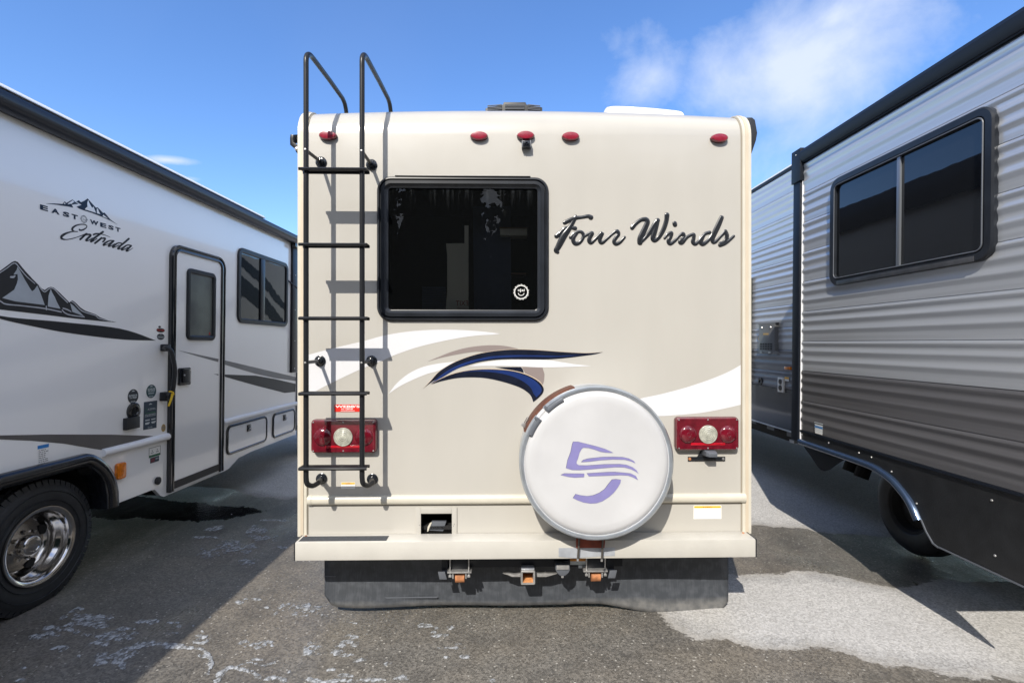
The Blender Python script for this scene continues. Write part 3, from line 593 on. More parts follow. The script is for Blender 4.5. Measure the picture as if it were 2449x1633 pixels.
# ---- bumper
BX0, BX1 = -1.237, 1.232
(q0, zt_), (q1, zb_) = px(703.3, 1291.5, .12), px(1809.5, 1331, .12); BX0, BX1 = q0, q1
zt_ = .511; zb_ = .412
bp = MB(FM).box(BX0+.004, BX1-.004, zb_, zt_, .004, .12).build('bumper', creambump, mh, bevel=.006)
for a0, a1 in ((BX0-.002, BX0+.0035), (BX1-.0035, BX1+.002)): MB(FM).box(a0, a1, zb_+.001, zt_-.001, .006, .118).build('bumper_end_cap', blackrub, bp)
MB(FM).box(BX0+.018, BX0+.018+.47, zt_+.0002, zt_+.0016, .038, .105).build('step_pad', pad, bp)
for a in (BX0+.028, BX1-.030): MB(f=lambda a_, c, z: (a_, -c, z)).lathe((a, .03), [(.007, zt_), (.006, zt_+.003)], 10, True, True).build('bolt', rust, bp)
# ---- electric hatch
(a0, b1), (a1, _) = px(994.5, 1213), px(1093, 1213)
hf = MB(FM); hf.box(a0, hx0, ZB, b1, .0006, .008).box(hx1, a1, ZB, b1, .0006, .008).box(hx0+.0003, hx1-.0003, hz1, b1-.0002, .0006, .008)
ho = hf.build('hatch_frame', cream2, mh, bevel=.0015)
MB(FM).box(hx0-.01, hx1+.01, ZB-.05, hz1+.02, -.22, -.21).box(hx0-.015, hx0-.006, ZB-.05, hz1+.02, -.21, -.002).box(hx1+.006, hx1+.015, ZB-.05, hz1+.02, -.21, -.002).box(hx0-.015, hx1+.015, hz1+.006, hz1+.016, -.21, -.002).build('hatch_well', interior, ho)
q = FM.pts([(770, 1030), (850, 785), (1258, 785), (1170, 1060)], 11.76, (960, 1180), -.03)
MB(FM).prism(q, -.05, -.03).build('inlet_cover', greyplastic, ho, bevel=.001)
q = FM.pts([(720, 1060), (745, 920), (800, 830), (850, 800), (850, 830), (790, 960), (755, 1060)], 11.76, (960, 1180), -.025); MB(FM).prism(q, -.03, -.025).build('cover_edge', trimcream, ho)
sc_ = MB(FM)
for x, y in ((1003, 1255), (1086.5, 1253), (1084.5, 1257)):
    a, b = px(x, y, .008); sc_.screw(a, b, .008, .003)
sc_.build('screw', inkgrey, ho)
# ---- spare wheel under a white cover with a steel ring
C0 = .235; ca, cb = px(1426.8, 1106.3, C0)
RO = 185.3/FOC*(2.83-C0+.01)
sp = MB(FM).lathe((ca, cb), [(RO*.955, .02), (RO*.985, .04), (RO*.99, C0-.03), (RO*.985, C0-.004), (RO*.955, C0+.006), (RO*.93, C0+.004), (RO*.925, C0-.01)], 96, True, False)
so = sp.build('spare_wheel_cover', coverwhite, mh, smooth=50)
def arc_ring(t0, t1, rp, name, m_, n=90, parent=so):
    mb = MB(FM); lo = []
    for k in range(n+1):
        t = t0+(t1-t0)*k/n; lo.append([(ca+r*math.cos(t), cb+r*math.sin(t), c) for r, c in rp])
    return mb.loft(lo, True, True).build(name, m_, parent, smooth=45)
g0, g1 = math.radians(134), math.radians(142)-2*math.pi
arc_ring(g0, g1, [(RO*.995, C0-.09), (RO*1.0, C0-.02), (RO*.997, C0+.002), (RO*.975, C0+.013), (RO*.945, C0+.012), (RO*.935, C0+.003), (RO*.93, C0-.012)], 'steel_ring', galv)
MB(FM).lathe((ca, cb), [(RO*.934, C0-.008), (RO*.930, C0+.004), (RO*.90, C0+.014), (RO*.86, C0+.019), (RO*.78, C0+.018), (RO*.6, C0+.015), (RO*.3, C0+.0145), (RO*.001, C0+.0145)], 96, False, True).build('cover_face', coverwhite, so, smooth=50)
for t0, t1 in ((118, 132.5), (143.5, 157)):
    arc_ring(math.radians(t0), math.radians(t1), [(RO*.955, C0+.0135), (RO*.945, C0+.021), (RO*.92, C0+.024), (RO*.905, C0+.021), (RO*.90, C0+.012)], 'rubber_edge', greyplastic, 14)
for t in (132.5, 143.5):
    t = math.radians(t); u = Vector((math.cos(t), math.sin(t))); v = Vector((-math.sin(t), math.cos(t)))
    P = [Vector((ca, cb))+u*RO*r+v*s for r, s in ((.995, -.006), (.90, -.010), (.90, .010), (.995, .006))]
    MB(FM).prism([tuple(p) for p in P], C0-.01, C0+.020).build('rubber_edge', greyplastic, so, bevel=.002)
arc_ring(math.radians(106), math.radians(157), [(RO*1.0, .06), (RO*1.010, .07), (RO*1.017, C0-.03), (RO*1.008, C0-.012), (RO*.99, C0-.006)], 'rusted_band', rustbrown, 40)
MB(FM).lathe((ca, cb), [(.06, .001), (.06, .03), (.05, .03)], 20, True, True).build('wheel_mount', rust, so, smooth=40)
GP = (8.254, (1320, 1030)); cl_ = C0+.0152; lg = MB(FM); le = MB(FM)
LOGO = [[(420,215),(520,215),(700,260),(900,310),(1060,360),(1145,400),(1210,430),(1150,432),(1050,425),(960,410),(850,370),(720,335),(620,330),(585,355),(545,430),(515,540),(485,610),(490,650),(540,680),(700,682),(850,672),(1050,658),(1350,655),(1480,672),(1600,720),(1670,775),(1712,845),(1650,800),(1560,755),(1430,718),(1250,715),(1000,735),(750,758),(550,772),(400,770),(280,735),(310,580),(370,420),(400,270)],
 [(580,615),(620,575),(720,545),(1000,515),(1200,512),(1400,518),(1520,545),(1620,595),(1648,640),(1560,600),(1440,568),(1200,562),(950,578),(750,605)],
 [(175,870),(250,838),(450,842),(640,845),(635,910),(450,920),(320,905)], [(690,838),(1100,812),(1250,810),(1420,825),(1560,840),(1660,890),(1700,970),(1600,915),(1500,880),(1340,872),(1100,882),(730,895)],
 [(1190,960),(1270,952),(1362,965),(1350,1030),(1290,1130),(1220,1220),(1130,1300),(1000,1385),(880,1425),(760,1432),(620,1410),(500,1365),(415,1325),(470,1245),(560,1270),(700,1288),(820,1270),(940,1220),(1040,1150),(1130,1030)]]
for P in LOGO:
    lg.flat(FM.pts(P, *GP, cl_+.0006), cl_+.0012); cx_ = sum(p[0] for p in P)/len(P); cy_ = sum(p[1] for p in P)/len(P)
    le.flat(FM.pts([(x-5, y-4) for x, y in P], *GP, cl_), cl_+.0004)
lo_ = lg.build('cover_logo', purple, so); le.build('logo_edge', purpleedge, lo_)
# ---- spare wheel carrier under the bumper, tape, straps
q = FM.pts([(770, 60), (1318, 60), (1300, 235), (770, 235)], 7.839, (1280, 1280), .135); MB(FM).prism(q, .125, .135).build('carrier_plate', rustred, mh, bevel=.002)
q = FM.pts([(440, 235), (1495, 228), (1495, 382), (1200, 388), (890, 415), (740, 425), (440, 398)], 7.839, (1280, 1280), .1225); MB(FM).prism(q, .1205, .1222).build('tape', silvertape, mh)
for x0, x1, ye in ((825, 800, 430), (1268, 1250, 440)):
    (a, b), (a2, b2) = FM.pts([(x0, 60), (x1, ye)], 7.839, (1280, 1280), .15); MB(FM).ltube([(a, b, .15), (a2, b2, .15)], .0055, n=10).build('clamp_rod', mat('dull_rod', (.12, .11, .10), .5, metal=.6), mh, smooth=60)
    MB(FM).ltube([(a2, b2, .15), (a2-.001, b2-.012, .15)], .0065, n=8).build('rod_tip', zinc, mh, smooth=60)
# ---- padlock hanging from the cover: a thing of its own
pk = thing('padlock', 'small grey padlock hanging at the upper left edge of the spare wheel cover', 'padlock', FM.M)
K_ = (10.69, (1200, 900)); cc = .17
q = FM.pts([(505, 1220), (560, 1160), (610, 1220), (600, 1290), (555, 1305), (500, 1250)], *K_, cc); MB(FM).prism(q, cc-.012, cc+.010).build('lock_body', zinc, pk, bevel=.0015)
q = cr(FM.pts([(575, 1180), (625, 1090), (655, 1045), (690, 1075), (650, 1130), (615, 1190)], *K_, cc), 4); MB(FM).ltube([(a, b, cc) for a, b in q], .0022, n=8).build('shackle', chrome, pk, smooth=60)
# ---- under the bumper: chassis rails, receiver, roller wheels, socket
UC = -.0
K4 = (7.84, (1000, 1320)); K6 = (7.839, (1280, 1280))
def bxp(x0, y0, x1, y1, K, c0, c1, name, m_, parent, bev=.0015):
    (a0, b1), (a1, b0) = FM.pts([(x0, y0), (x1, y1)], *K, c1); return MB(FM).box(a0, a1, b0, b1, c0, c1).build(name, m_, parent, bevel=bev)
hb = bxp(440, 20, 12.9*8, 0, K4, 0, 0, 'x', black, mh) if False else None
(a0, b1), (a1, b0) = FM.pts([(610, 60), (3900, 330)], *K4, -.02)
hit = MB(FM).box(a0-.02, a1-.02, b0+.02, .43, -.10, -.02).build('hitch_beam', navytrim, mh, bevel=.004)
# receiver tube
(a0, b1), (a1, b0) = FM.pts([(1925, 345), (2195, 608)], *K4, .02); t = .011
rc = MB(FM); o4 = lambda i, c: [(a, b, c) for a, b in rrect(a0+i, b0+i, a1-i, b1-i, max(.008-i, .002), 3)]
rc.loft([o4(0, -.30), o4(0, .020), o4(.002, .022), o4(t-.001, .022), o4(t, .020), o4(t, -.28)], True, True); rc.build('receiver_tube', zinc, mh, smooth=35)
MB(FM).box(a0+t+.001, a1-t-.001, b0+t+.0005, b0+t+.0025, -.26, .018).build('receiver_rust', mat('orange_rust', (.62, .27, .10), .8, var=.3, vscale=50), mh)
MB(FM).box(a0+.002, a1-.004, b1+.001, b1+.014, -.06, .012).build('receiver_gusset', silvertape, mh, bevel=.002)
for P in ([(1585, 400), (1700, 398), (1800, 420), (1920, 398), (1920, 462), (1760, 462), (1690, 430)], [(2225, 398), (2300, 405), (2390, 392), (2420, 400), (2560, 400), (2610, 402), (2480, 440), (2400, 462), (2225, 462)]):
    q = FM.pts(P, *K4, -.02); MB(FM).prism(q, -.045, -.02).build('chain_wing', zinc, mh, bevel=.001)
for j, (K, dx, dy, s) in enumerate(((K4, 0, 0, 1), (K6, 360, 290, -1))):
    q = lambda x, y, c: FM.pts([(x+dx, y+dy)], *K, c)[0]
    mk = lambda x0, y0, x1, y1, c0, c1, nm, m_, bev=.0015: bxp(x0+dx, y0+dy, x1+dx, y1+dy, K, c0, c1, nm, m_, mh, bev)
    mk(545, 370, 1000, 395, -.01, .045, 'bracket_plate', zinc)
    mk(610, 80, 940, 340, -.02, .012, 'bracket_box', navytrim, .003)
    for x in (600, 950):
        (a, b), (a2, b2) = q(x, 60, .03), q(x, 420, .03); MB(FM).ltube([(a, b, .03), (a, b2, .03)], .0042, n=8).build('u_bolt', zinc, mh, smooth=60)
        a, b = q(x, 440, .03); MB(FM).box(a-.008, a+.008, b-.006, b+.006, .022, .038).build('nut', zinc, mh, bevel=.001)
    for x0, x1 in ((640, 665), (885, 910)): mk(x0, 400, x1, 500, -.005, .035, 'roller_ear', zinc)
    (a0, b1), (a1, b0) = q(690, 400, .02), q(870, 590, .02); rr_ = (b1-b0)/2
    MB(f=lambda a, b, c: (c, -a, b)).lathe((.0, (b0+b1)/2), [(.01, a0), (rr_, a0+.001), (rr_, a1-.001), (.01, a1)], 24, True, True).build('roller', rust, mh, smooth=40)
    P = [(370, 370), (500, 370), (540, 510), (400, 510)] if s > 0 else [(1400-360, 660-290), (1535-360, 655-290), (1500-360, 800-290), (1365-360, 800-290)]
    q_ = [q(x, y, .03) for x, y in P]; MB(FM).prism(q_, .022, .030).build('bracket_tab', greyplastic, mh, bevel=.0015)
    (a0, b1), (a1, b0) = (q(440, 60, .0), q(555, 400, .0)) if s > 0 else (q(1340-360, 400-290-20, .0), q(1480-360, 660-290, .0)); MB(FM).box(a0, a1, b0, b1, -.03, .0).build('hanger', navytrim, mh, bevel=.002)
skt = MB(FM).prism(FM.pts([(385, 545), (645, 545), (655, 640), (625, 700), (560, 755), (470, 755), (410, 700), (380, 640)], *K6, .04), -.01, .04).build('trailer_socket', greyplastic, mh, bevel=.003)
bxp(400, 560, 635, 640, K6, .041, .046, 'socket_lid', zinc, skt); bxp(490, 755, 535, 795, K6, .02, .035, 'socket_latch', zinc, skt)
lb = bxp(655, 440, 1115, 545, K6, -.018, -.0165, 'sticker', inkpale, mh, 0); bxp(655, 440, 1115, 478, K6, -.0162, -.0155, 'warning_band', mat('orange_band', (.65, .25, .03), .5), lb, 0); bxp(810, 560, 930, 610, K6, -.018, -.0165, 'sticker', inkpale, mh, 0)
# drop leg seen below the flap edge and the long rubber flap
(fa0, _), (fa1, _) = px(776, 1400, -.02), px(1741.5, 1400, -.02)
FCr = -.17
def flap():
    nx, nz = 60, 20; mb = MB(FM); g = {}
    for i in range(nx+1):
        u = i/nx; xp = 776+(1742-776)*u
        # lower edge of the sheet as photographed
        edge = [(776, 1425), (781, 1437), (790, 1447), (802, 1452), (850, 1454.5), (1000, 1453.5), (1200, 1452), (1400, 1449), (1440, 1448), (1480, 1453), (1560, 1464), (1640, 1469), (1715, 1471), (1728, 1468), (1738, 1457), (1742, 1445)]
        for k in range(len(edge)-1):
            if edge[k][0] <= xp <= edge[k+1][0]: t_ = (xp-edge[k][0])/(edge[k+1][0]-edge[k][0]); ye = edge[k][1]+(edge[k+1][1]-edge[k][1])*t_; break
        a, zl_ = px(xp, ye, -.14); zl_ += .018
        for j in range(nz+1):
            v = j/nz; z = .50+(zl_-.50)*v; zc = .27
            c = -.15 if z > zc else -.15+.025*(1-(z-zl_)/(zc-zl_))
            c += .010*math.sin(u*9+1)*v+.014*math.sin(u*17)*v*v*(1 if u > .6 else .5)
            a_, _ = px(xp, ye, c); g[i, j] = len(mb.v); mb.v.append(FM.m(a_, z, c))
    for i in range(nx):
        for j in range(nz): mb.f.append((g[i, j], g[i+1, j], g[i+1, j+1], g[i, j+1]))
    o = mb.build('mud_flap', flapm, mh, smooth=50)
    md = o.modifiers.new('s', 'SOLIDIFY'); md.thickness = .008; md.offset = 1
    return o
fl = flap()
for x0, y0, x1, y1 in ((776, 1377.5, 802, 1378.8), (880, 1428.3, 1046, 1429.6)):
    (a0, b0), (a1, b1) = px(x0, y0, -.12), px(x1, y1, -.12); MB(FM).box(a0, a1, b1, b0, -.124, -.1215).build('scratch', greyplastic, fl)
# rear wheels
def wheel(parent, fr, A, B, C, R, rr, wd, deep=True, lugs=True, mt=tyre, full=True):
    """tyre and rim about the wall normal: centre (A,B), outer face standing at C"""
    N_ = 72
    t = MB(fr); sh = C-.012
    t.lathe((A, B), [(rr-.004, C-.018), (rr+.006, C-.006), (rr+.03, C-.001), (rr+(R-rr)*.45, C+.004), (R-.045, C-.003), (R-.018, C-.020), (R-.004, C-.040), (R, C-.06), (R, C-wd+.06), (R-.004, C-wd+.04), (R-.045, C-wd), (rr, C-wd+.01)], N_)
    to = t.build('tyre', mt, parent, smooth=35)
    if lugs:
        g = MB(fr)
        for k in range(56):
            th = 2*math.pi*k/56; hw = .011
            for r0, r1, c0, c1, sft in ((R-.030, R+.006, C-.050, C-.012, 0), (R-.002, R+.008, C-.105, C-.060, .02), (R-.002, R+.008, C-.16, C-.115, .04)):
                P = [(r0, c0), (r1, c0), (r1, c1-.012), (r0, c1)]
                vs = [fr.m(A+r*math.cos(th+sft+s*hw/R*.95), B+r*math.sin(th+sft+s*hw/R*.95), c) for s in (-1.6, 1.6) for r, c in P]
                g.add(vs, [(0, 1, 2, 3), (7, 6, 5, 4), (0, 4, 5, 1), (1, 5, 6, 2), (2, 6, 7, 3), (3, 7, 4, 0)])
        g.build('tread_block', mt, to, kind='stuff')
        ring = MB(fr)
        for r in (rr+.035, R-.062): ring.lathe((A, B), [(r-.002, C+.001), (r, C+.0062), (r+.002, C+.001)], N_)
        ring.build('sidewall_rib', mt, to, smooth=60)
    if deep:
        ri = MB(fr); ri.lathe((A, B), [(rr, C-.012), (rr+.003, C+.0), (rr, C+.006), (rr-.006, C+.006), (rr-.020, C+.001), (rr-.026, C-.004), (rr-.030, C-.03), (rr-.036, C-.06), (rr-.050, C-.075), (rr-.056, C-.10), (rr-.066, C-.125), (rr-.085, C-.135)], N_)
        ro = ri.build('rim', chrome, parent, smooth=50)
        dk = MB(fr); nh = 4; dc = C-.118
        dk.lathe((A, B), [(rr-.070, C-.14), (rr-.085, C-.125), (rr-.105, dc), (.088, dc+.012), (.070, dc+.020), (.060, dc+.020)], N_, False, True).build('wheel_disc', castgrey, ro, smooth=50)
        for k in range(nh):
            th = math.radians(22+k*90); hx_, hy_ = A+math.cos(th)*(rr-.092), B+math.sin(th)*(rr-.092)
            MB(fr).loft([[(hx_+math.cos(th)*.022*math.cos(p)-math.sin(th)*.032*math.sin(p), hy_+math.sin(th)*.022*math.cos(p)+math.cos(th)*.032*math.sin(p), c_) for p in [i*math.pi/10 for i in range(20)]] for c_ in (dc-.02, dc+.0065)], True, True).build('hand_hole', underblack, ro)
        MB(fr).lathe((A, B), [(.062, dc+.015), (.062, dc+.055), (.058, dc+.068), (.048, dc+.074), (.036, dc+.075), (.034, dc+.072), (.001, dc+.073)], 40, False, True).build('hub_cap', chrome, ro, smooth=45)
        for k in range(8):
            th = math.radians(10+k*45); a, b = A+.083*math.cos(th), B+.083*math.sin(th); MB(fr).lathe((a, b), [(.013, dc+.008), (.012, dc+.030), (.008, dc+.036)], 6, False, True).build('lug_nut', chrome, ro, smooth=30)
    else:
        MB(fr).lathe((A, B), [(rr, C-.012), (rr-.02, C-.02), (rr-.04, C-.08), (.07, C-.06), (.05, C-.02), (.001, C-.02)], 40, False, True).build('rim', greyplastic if full else underblack, parent, smooth=40)
for s in (-1, 1):
    wf = Frame((0, 0, 0)); wf.m = (lambda s_: (lambda a, b, c=0: (s_*c, a, b)))(s)
    if True:
        wo = bpy.data.objects.new('wheel', None); col.objects.link(wo); wo.parent = mh; wo.location = (.08, 0, 0)
        wheel(wo, wf, 2.6, .375, 1.20, .372, .22, .215, True, False)
MB(f=lambda x, y, z: (x, y, z)).box(-.8, 1.0, 2.5, 2.7, .30, .42).build('rear_axle', underblack, mh)
# ------------------------------------------------------------------ white motorhome on the left, seen along its door side
lv = thing('motorhome', 'glossy white motorhome on the left with entry door, mountain graphics and polished rear wheel', 'motorhome', FL.M)
lx = FL.at
SE = 6.395; ZR = 2.95; SC = 3.003      # front end of the wall, roof height, wheel centre
arch_r = [lx(271.4, 1215), lx(270.5, 1174), lx(263.7, 1142), lx(249.7, 1115.4), lx(230, 1097), lx(212, 1087.5), (3.27, .868)]
arch_r = [(a, b) for a, b in arch_r]; arch_r[0] = (arch_r[1][0]+.004, .455)
arch = arch_r + [(2*SC-a, b) for a, b in arch_r[::-1]]
wallP = [(-1.3, .455), (-1.3, ZR), (SE, ZR), (SE, .45), (5.33, .45), (5.10, .438), (4.93, .37), (4.86, .363), (4.03, .363), (3.995, .38), (3.93, .447), (3.893, .454)] + arch
lw = MB(FL).prism(wallP, -.03, 0).build('side_wall', whitegel, lv)
MB(FL).prism(wallP, -2.40, -2.37).build('side_wall', whitegel, lv)
MB(FL).box(-1.3, SE, .95, 1.0, -2.36, -.031).build('floor_pan', underblack, lv)
MB(FL).box(-1.3, SE, ZR-.03, ZR-.002, -2.368, -.032).build('roof', roofwhite, lv)
MB(FL).box(-1.29, -1.26, .6, ZR-.035, -2.366, -.033).build('rear_wall', whitegel, lv)
MB(FL).box(SE-.03, SE-.001, .6, ZR-.035, -2.366, -.033).build('front_bulkhead', whitegel2, lv)
MB(FL).box(2.3, 3.7, .5, .94, -1.0, -.98).box(3.72, 3.74, .46, .94, -1.0, -.04).box(2.27, 2.29, .46, .94, -1.0, -.04).build('wheel_housing', underblack, lv)
MB(FL).box(-1.2, 9.0, .36, .52, -1.75, -1.60).box(-1.2, 9.0, .36, .52, -.85, -.70).build('chassis_rail', underblack, lv)
MB(FL).box(3.75, 6.3, .16, .46, -2.30, -1.2).build('reflection_block', underblack, lv)  # unseen box added to keep the puddle's reflection dark
MB(FL).box(3.80, 6.3, .47, .93, -2.30, -.12).build('reflection_block', underblack, lv)  # second added block, shuts out light seen under the floor
MB(FL).box(2.7, 3.3, .30, .42, -2.2, -.3).build('rear_axle', underblack, lv)
MB(FL).box(4.05, 4.8, .366, .42, -.9, -.035).box(5.4, 6.3, .46, .5, -1.4, -.035).build('step_well', underblack, lv)
# cab ahead of the coach body
MB(FL).prism([(SE+.005, .5), (SE+.005, 1.95), (7.0, 1.92), (7.55, 1.35), (8.5, 1.25), (8.6, .5)], -2.25, -.14).build('cab', whitegel, lv, bevel=.03)
MB(FL).prism([(SE+.005, 1.96), (SE+.005, ZR-.01), (7.8, ZR-.05), (8.1, 2.6), (7.5, 2.0)], -2.38, -.02).build('cab_over', whitegel, lv, bevel=.02)
MB(FL).prism([(6.6, 1.35), (6.6, 1.85), (6.95, 1.82), (7.35, 1.35)], -.139, -.132).build('cab_window', glass_side, lv)
# wheel arch flare
def offs(P, d):
    out = []
    for i, p in enumerate(P):
        a = P[max(0, i-1)]; b = P[min(len(P)-1, i+1)]; t = Vector((b[0]-a[0], b[1]-a[1])).normalized(); out.append((p[0]+t.y*-d, p[1]+t.x*d))
    return out
ar = [arch_r[0]]+cr(arch_r[1:], 4); ar = ar + [(2*SC-a, b) for a, b in ar[::-1]]
lo = [[(a, b, c) for a, b in offs(ar, d)] for d, c in ((-.002, -.02), (-.004, .030), (.006, .046), (.030, .054), (.058, .046), (.064, .036), (.066, .030), (.078, .030), (.082, .020), (.080, -.10))]
MB(FL).loft(lo, closed=False).build('wheel_arch_flare', blackgloss, lv, smooth=40)
lo = [[(a, b, c) for a, b in offs(ar, d)] for d, c in ((.075, .0), (.078, -.6))]
MB(FL).loft(lo, closed=False).build('wheel_housing', underblack, lv)
wo = bpy.data.objects.new('wheel', None); col.objects.link(wo); wo.parent = lv
wheel(wo, FL, 3.02, .372, -.02, .378, .228, .215)
wo = bpy.data.objects.new('wheel', None); col.objects.link(wo); wo.parent = lv
wheel(wo, FL, 3.02, .372, -.27, .378, .228, .215, False, False)
wo = bpy.data.objects.new('wheel', None); col.objects.link(wo); wo.parent = lv
wheel(wo, FL, 7.45, .372, -.10, .378, .228, .215, False, False)
# awning along the roof edge
AP = [(.0, 2.875), (.045, 2.848), (.085, 2.860), (.108, 2.885), (.112, 2.915), (.098, 2.942), (.060, 2.956), (.0, 2.960)]
def sweep(P, a0, a1, name, m_, parent, fr=FL, **k): return MB(fr).loft([[(a, z, c) for c, z in P] for a in (a0, a1)], True, True).build(name, m_, parent, **k)
sweep([(c, z-.012) for c, z in AP], -.25, 6.95, 'awning_case', mat('navy_black_awning', (.013, .017, .026), .38, bump=.001, bscale=5, coat=.15), lv, smooth=40)
sweep([(.094, 2.9445), (.094, 2.950), (.072, 2.972), (.001, 2.974), (.001, 2.9495)], -.9, 5.4, 'roof_edge_trim', whitemold, lv)
sweep([(.0, 2.857), (.012, 2.842), (.022, 2.842), (.024, 2.857)], -.25, 6.9, 'awning_rail', blackgloss, lv)
# awning arm at the front end, with its screws
arm = MB(FL).box(6.20, 6.36, 1.245, 2.86, .002, .030).build('awning_arm', black, lv, bevel=.002)
MB(FL).box(6.17, 6.30, 2.79, 2.86, .030, .07).build('arm_bracket', blackgloss, arm, bevel=.003)
for y in (660, 742, 815, 880): 
    MB(FL).screw(6.27, lx(706, y)[1], .030, .008).build('screw', zinc, arm, smooth=40)
(a0, b0), (a1, b1) = lx(683, 668), lx(703, 688); MB(FL).ltube([(a0, b0, .012), (a1+.02, b1, .03)], .010, n=8).build('gas_strut', black, lv, smooth=60)
MB(FL).box(SE-.010, SE+.004, .50, 1.24, .001, .012).build('end_trim', greyplastic, lv)
# mouldings
for a0, a1 in ((3.425, 4.062), (4.803, 6.39)):
    halfround(.841, a0, a1, .027, .030, 'moulding', whitemold, lv, FL)
halfround(.841, 4.055, 4.072, .0285, .0315, 'moulding_end', whitemold, lv, FL)
# entry door
DA0, DA1, DB0, DB1 = 4.058, 4.793, .386, 2.408
def ushape(i, c, r=.11):     # rounded above, square below, open at the foot
    P = [(DA1-i, DB0)] + [p for p in rrect(DA0+i, DB0-1, DA1-i, DB1-i, max(r-i, .01), 8)][:18] + [(DA0+i, DB0)]
    return [(a, b, c) for a, b in P]
dr = MB(FL).loft([ushape(*q) for q in ((0, 0), (0, .026), (.006, .034), (.018, .034), (.022, .022), (.030, .022), (.034, .030), (.048, .032), (.056, .026), (.058, .010))], closed=False)
door = MB(FL).prism([(a, b) for a, b, c in ushape(.056, 0)], .001, .016).build('door', whitegel2, lv)
dr.build('door_frame', blackgloss, door, smooth=35)
MB(FL).box(DA0+.052, DA1-.052, DB0+.015, DB0+.075, .0165, .024).build('door_seal', doorsill, door)
MB(FL).box(DA0+.03, DA1-.004, DB0-.018, DB0+.014, .001, .020).build('door_sill', greyhatch, door) if False else None
(a0, b1), (a1, b0) = (lx(441, 700)[0], lx(455, 643)[1]), (lx(509.5, 700)[0], lx(470, 813.5)[1])
f_ = MB(FL).frame((a0, b0, a1, b1), .05, [(0, .016), (0, .028), (.008, .034), (.030, .034), (.040, .026), (.042, .012)], 7).build('window_frame', framegrey, door, smooth=35)
MB(FL).prism(rrect(a0+.04, b0+.04, a1-.04, b1-.04, .02), .0165, .019).build('pane', glass_frost, f_)
MB(FL).box(a1-.085, a1-.067, b0+.052, b0+.075, .0192, .0200).build('sticker', inkred, f_)
sc_ = MB(FL)
for y in (670, 700, 720, 900, 960, 1030, 1090): sc_.screw(DA1-.004, lx(532, y)[1], .030, .006)
sc_.build('hinge_screw', zinc, door)
# latch
(a0, b1), (a1, b0) = lx(420, 880), lx(447.5, 919); la = MB(FL).prism(rrect(a0, b0, a1, b1, .016), .016, .034).build('latch', blackgloss, door, bevel=.004)
MB(FL).prism(rrect(a0+.030, b0+.020, a1-.030, b1-.014, .006), .0342, .044).build('paddle', black, la, bevel=.002)
MB(FL).box(a0+.066, a0+.10, b0+.02, b1-.014, .0343, .0352).build('paddle_recess', underblack, la)
MB(FL).screw(a0+.045, (b0+b1)/2+.012, .044, .009).build('key_lock', zinc, la, smooth=40); MB(FL).screw(a1-.020, b1-.022, .034, .008).build('key_lock', zinc, la, smooth=40)
# grab handle, with the yellow ribbon as a thing of its own
def atc(x, y, c): a, b = lx(x, y, c); return (a, b, c)
gh = MB(FL).ltube(cr([atc(394, 832, .045), atc(399, 831, .10), atc(408, 838, .125), atc(414, 856, .135), atc(418, 885, .14), atc(416, 915, .135), atc(412, 938, .12), atc(406, 950, .09), atc(402, 952, .045)], 5), .0165, n=12).build('grab_handle', blackrub, lv, smooth=60)
for x0, y0, x1, y1 in ((391, 823, 400, 840), (389.5, 938, 399, 958)):
    (a0, b1), (a1, b0) = lx(x0, y0, .03), lx(x1, y1, .03); MB(FL).box(a0, a1+.01, b0, b1, .001, .055).build('handle_base', blackrub, gh, bevel=.01)
yr = thing('ribbon', 'yellow ribbon tied round the black grab handle beside the white door', 'ribbon', FL.M)
K7 = (7.128, (300, 900)); q = lambda P, c: [(a, b, c) for a, b in FL.pts(P, *K7, c)]
c_ = .13
MB(FL).loft([q([(735, 250), (780, 245), (825, 262), (838, 312)], c_+.03), q([(742, 266), (780, 268), (812, 285), (812, 312)], c_+.03)], closed=False).build('loop', yellowrib, yr)
m1 = MB(FL).loft([q([(785, 285), (775, 340), (745, 440), (720, 505)], c_+.028), q([(825, 295), (812, 345), (780, 440), (752, 508)], c_+.028)], closed=False).build('tail', yellowrib, yr)
for o in yr.children:
    md = o.modifiers.new('s', 'SOLIDIFY'); md.thickness = .0015
# side window
wa0, wa1, wb0, wb1 = 5.030, 6.105, 1.806, 2.571
wv = MB(FL).frame((wa0, wb0, wa1, wb1), .085, [(0, .0), (0, .016), (.006, .021), (.040, .021), (.048, .014), (.050, -.004)], 8).build('window', framegrey, lv, smooth=35)
MB(FL).prism(rrect(wa0+.048, wb0+.048, wa1-.048, wb1-.048, .045), .0005, .006).build('pane', glass_side, wv)
(a0, _), (a1, _) = lx(622.5, 700, .012), lx(632.5, 700, .012); MB(FL).box(a0, a1, wb0+.045, wb1-.045, .0065, .018).build('mullion', framegrey, wv, bevel=.002)
# luggage doors
for (X0, X1, T0, B0, B1) in ((540, 637, .765, .50, .5), (650, 703.5, .765, .50, .5)):
    a0 = lx(X0, 1050)[0]; a1 = lx(X1, 1000)[0]
    t = lx(625, 995.5)[1] if X0 == 540 else lx(697, 977)[1]; b = lx(560, 1083)[1] if X0 == 540 else lx(660, 1046)[1]
    cd = MB(FL).prism(rrect(a0+.02, b+.02, a1-.02, t-.02, .05), .001, .010).build('luggage_door', whitegel2, lv)
    MB(FL).frame((a0, b, a1, t), .07, [(0, .0), (0, .012), (.006, .017), (.020, .017), (.026, .010), (.026, .0)], 7).build('door_frame', blackgloss, cd, smooth=35)
    am = (a0+a1)/2; lk = MB(FL).box(am-.035, am+.035, t-.115, t-.045, .0102, .022).build('lock', blackgloss, cd, bevel=.004)
    MB(FL).screw(am+.008, t-.085, .022, .008).build('key_lock', zinc, lk, smooth=40)
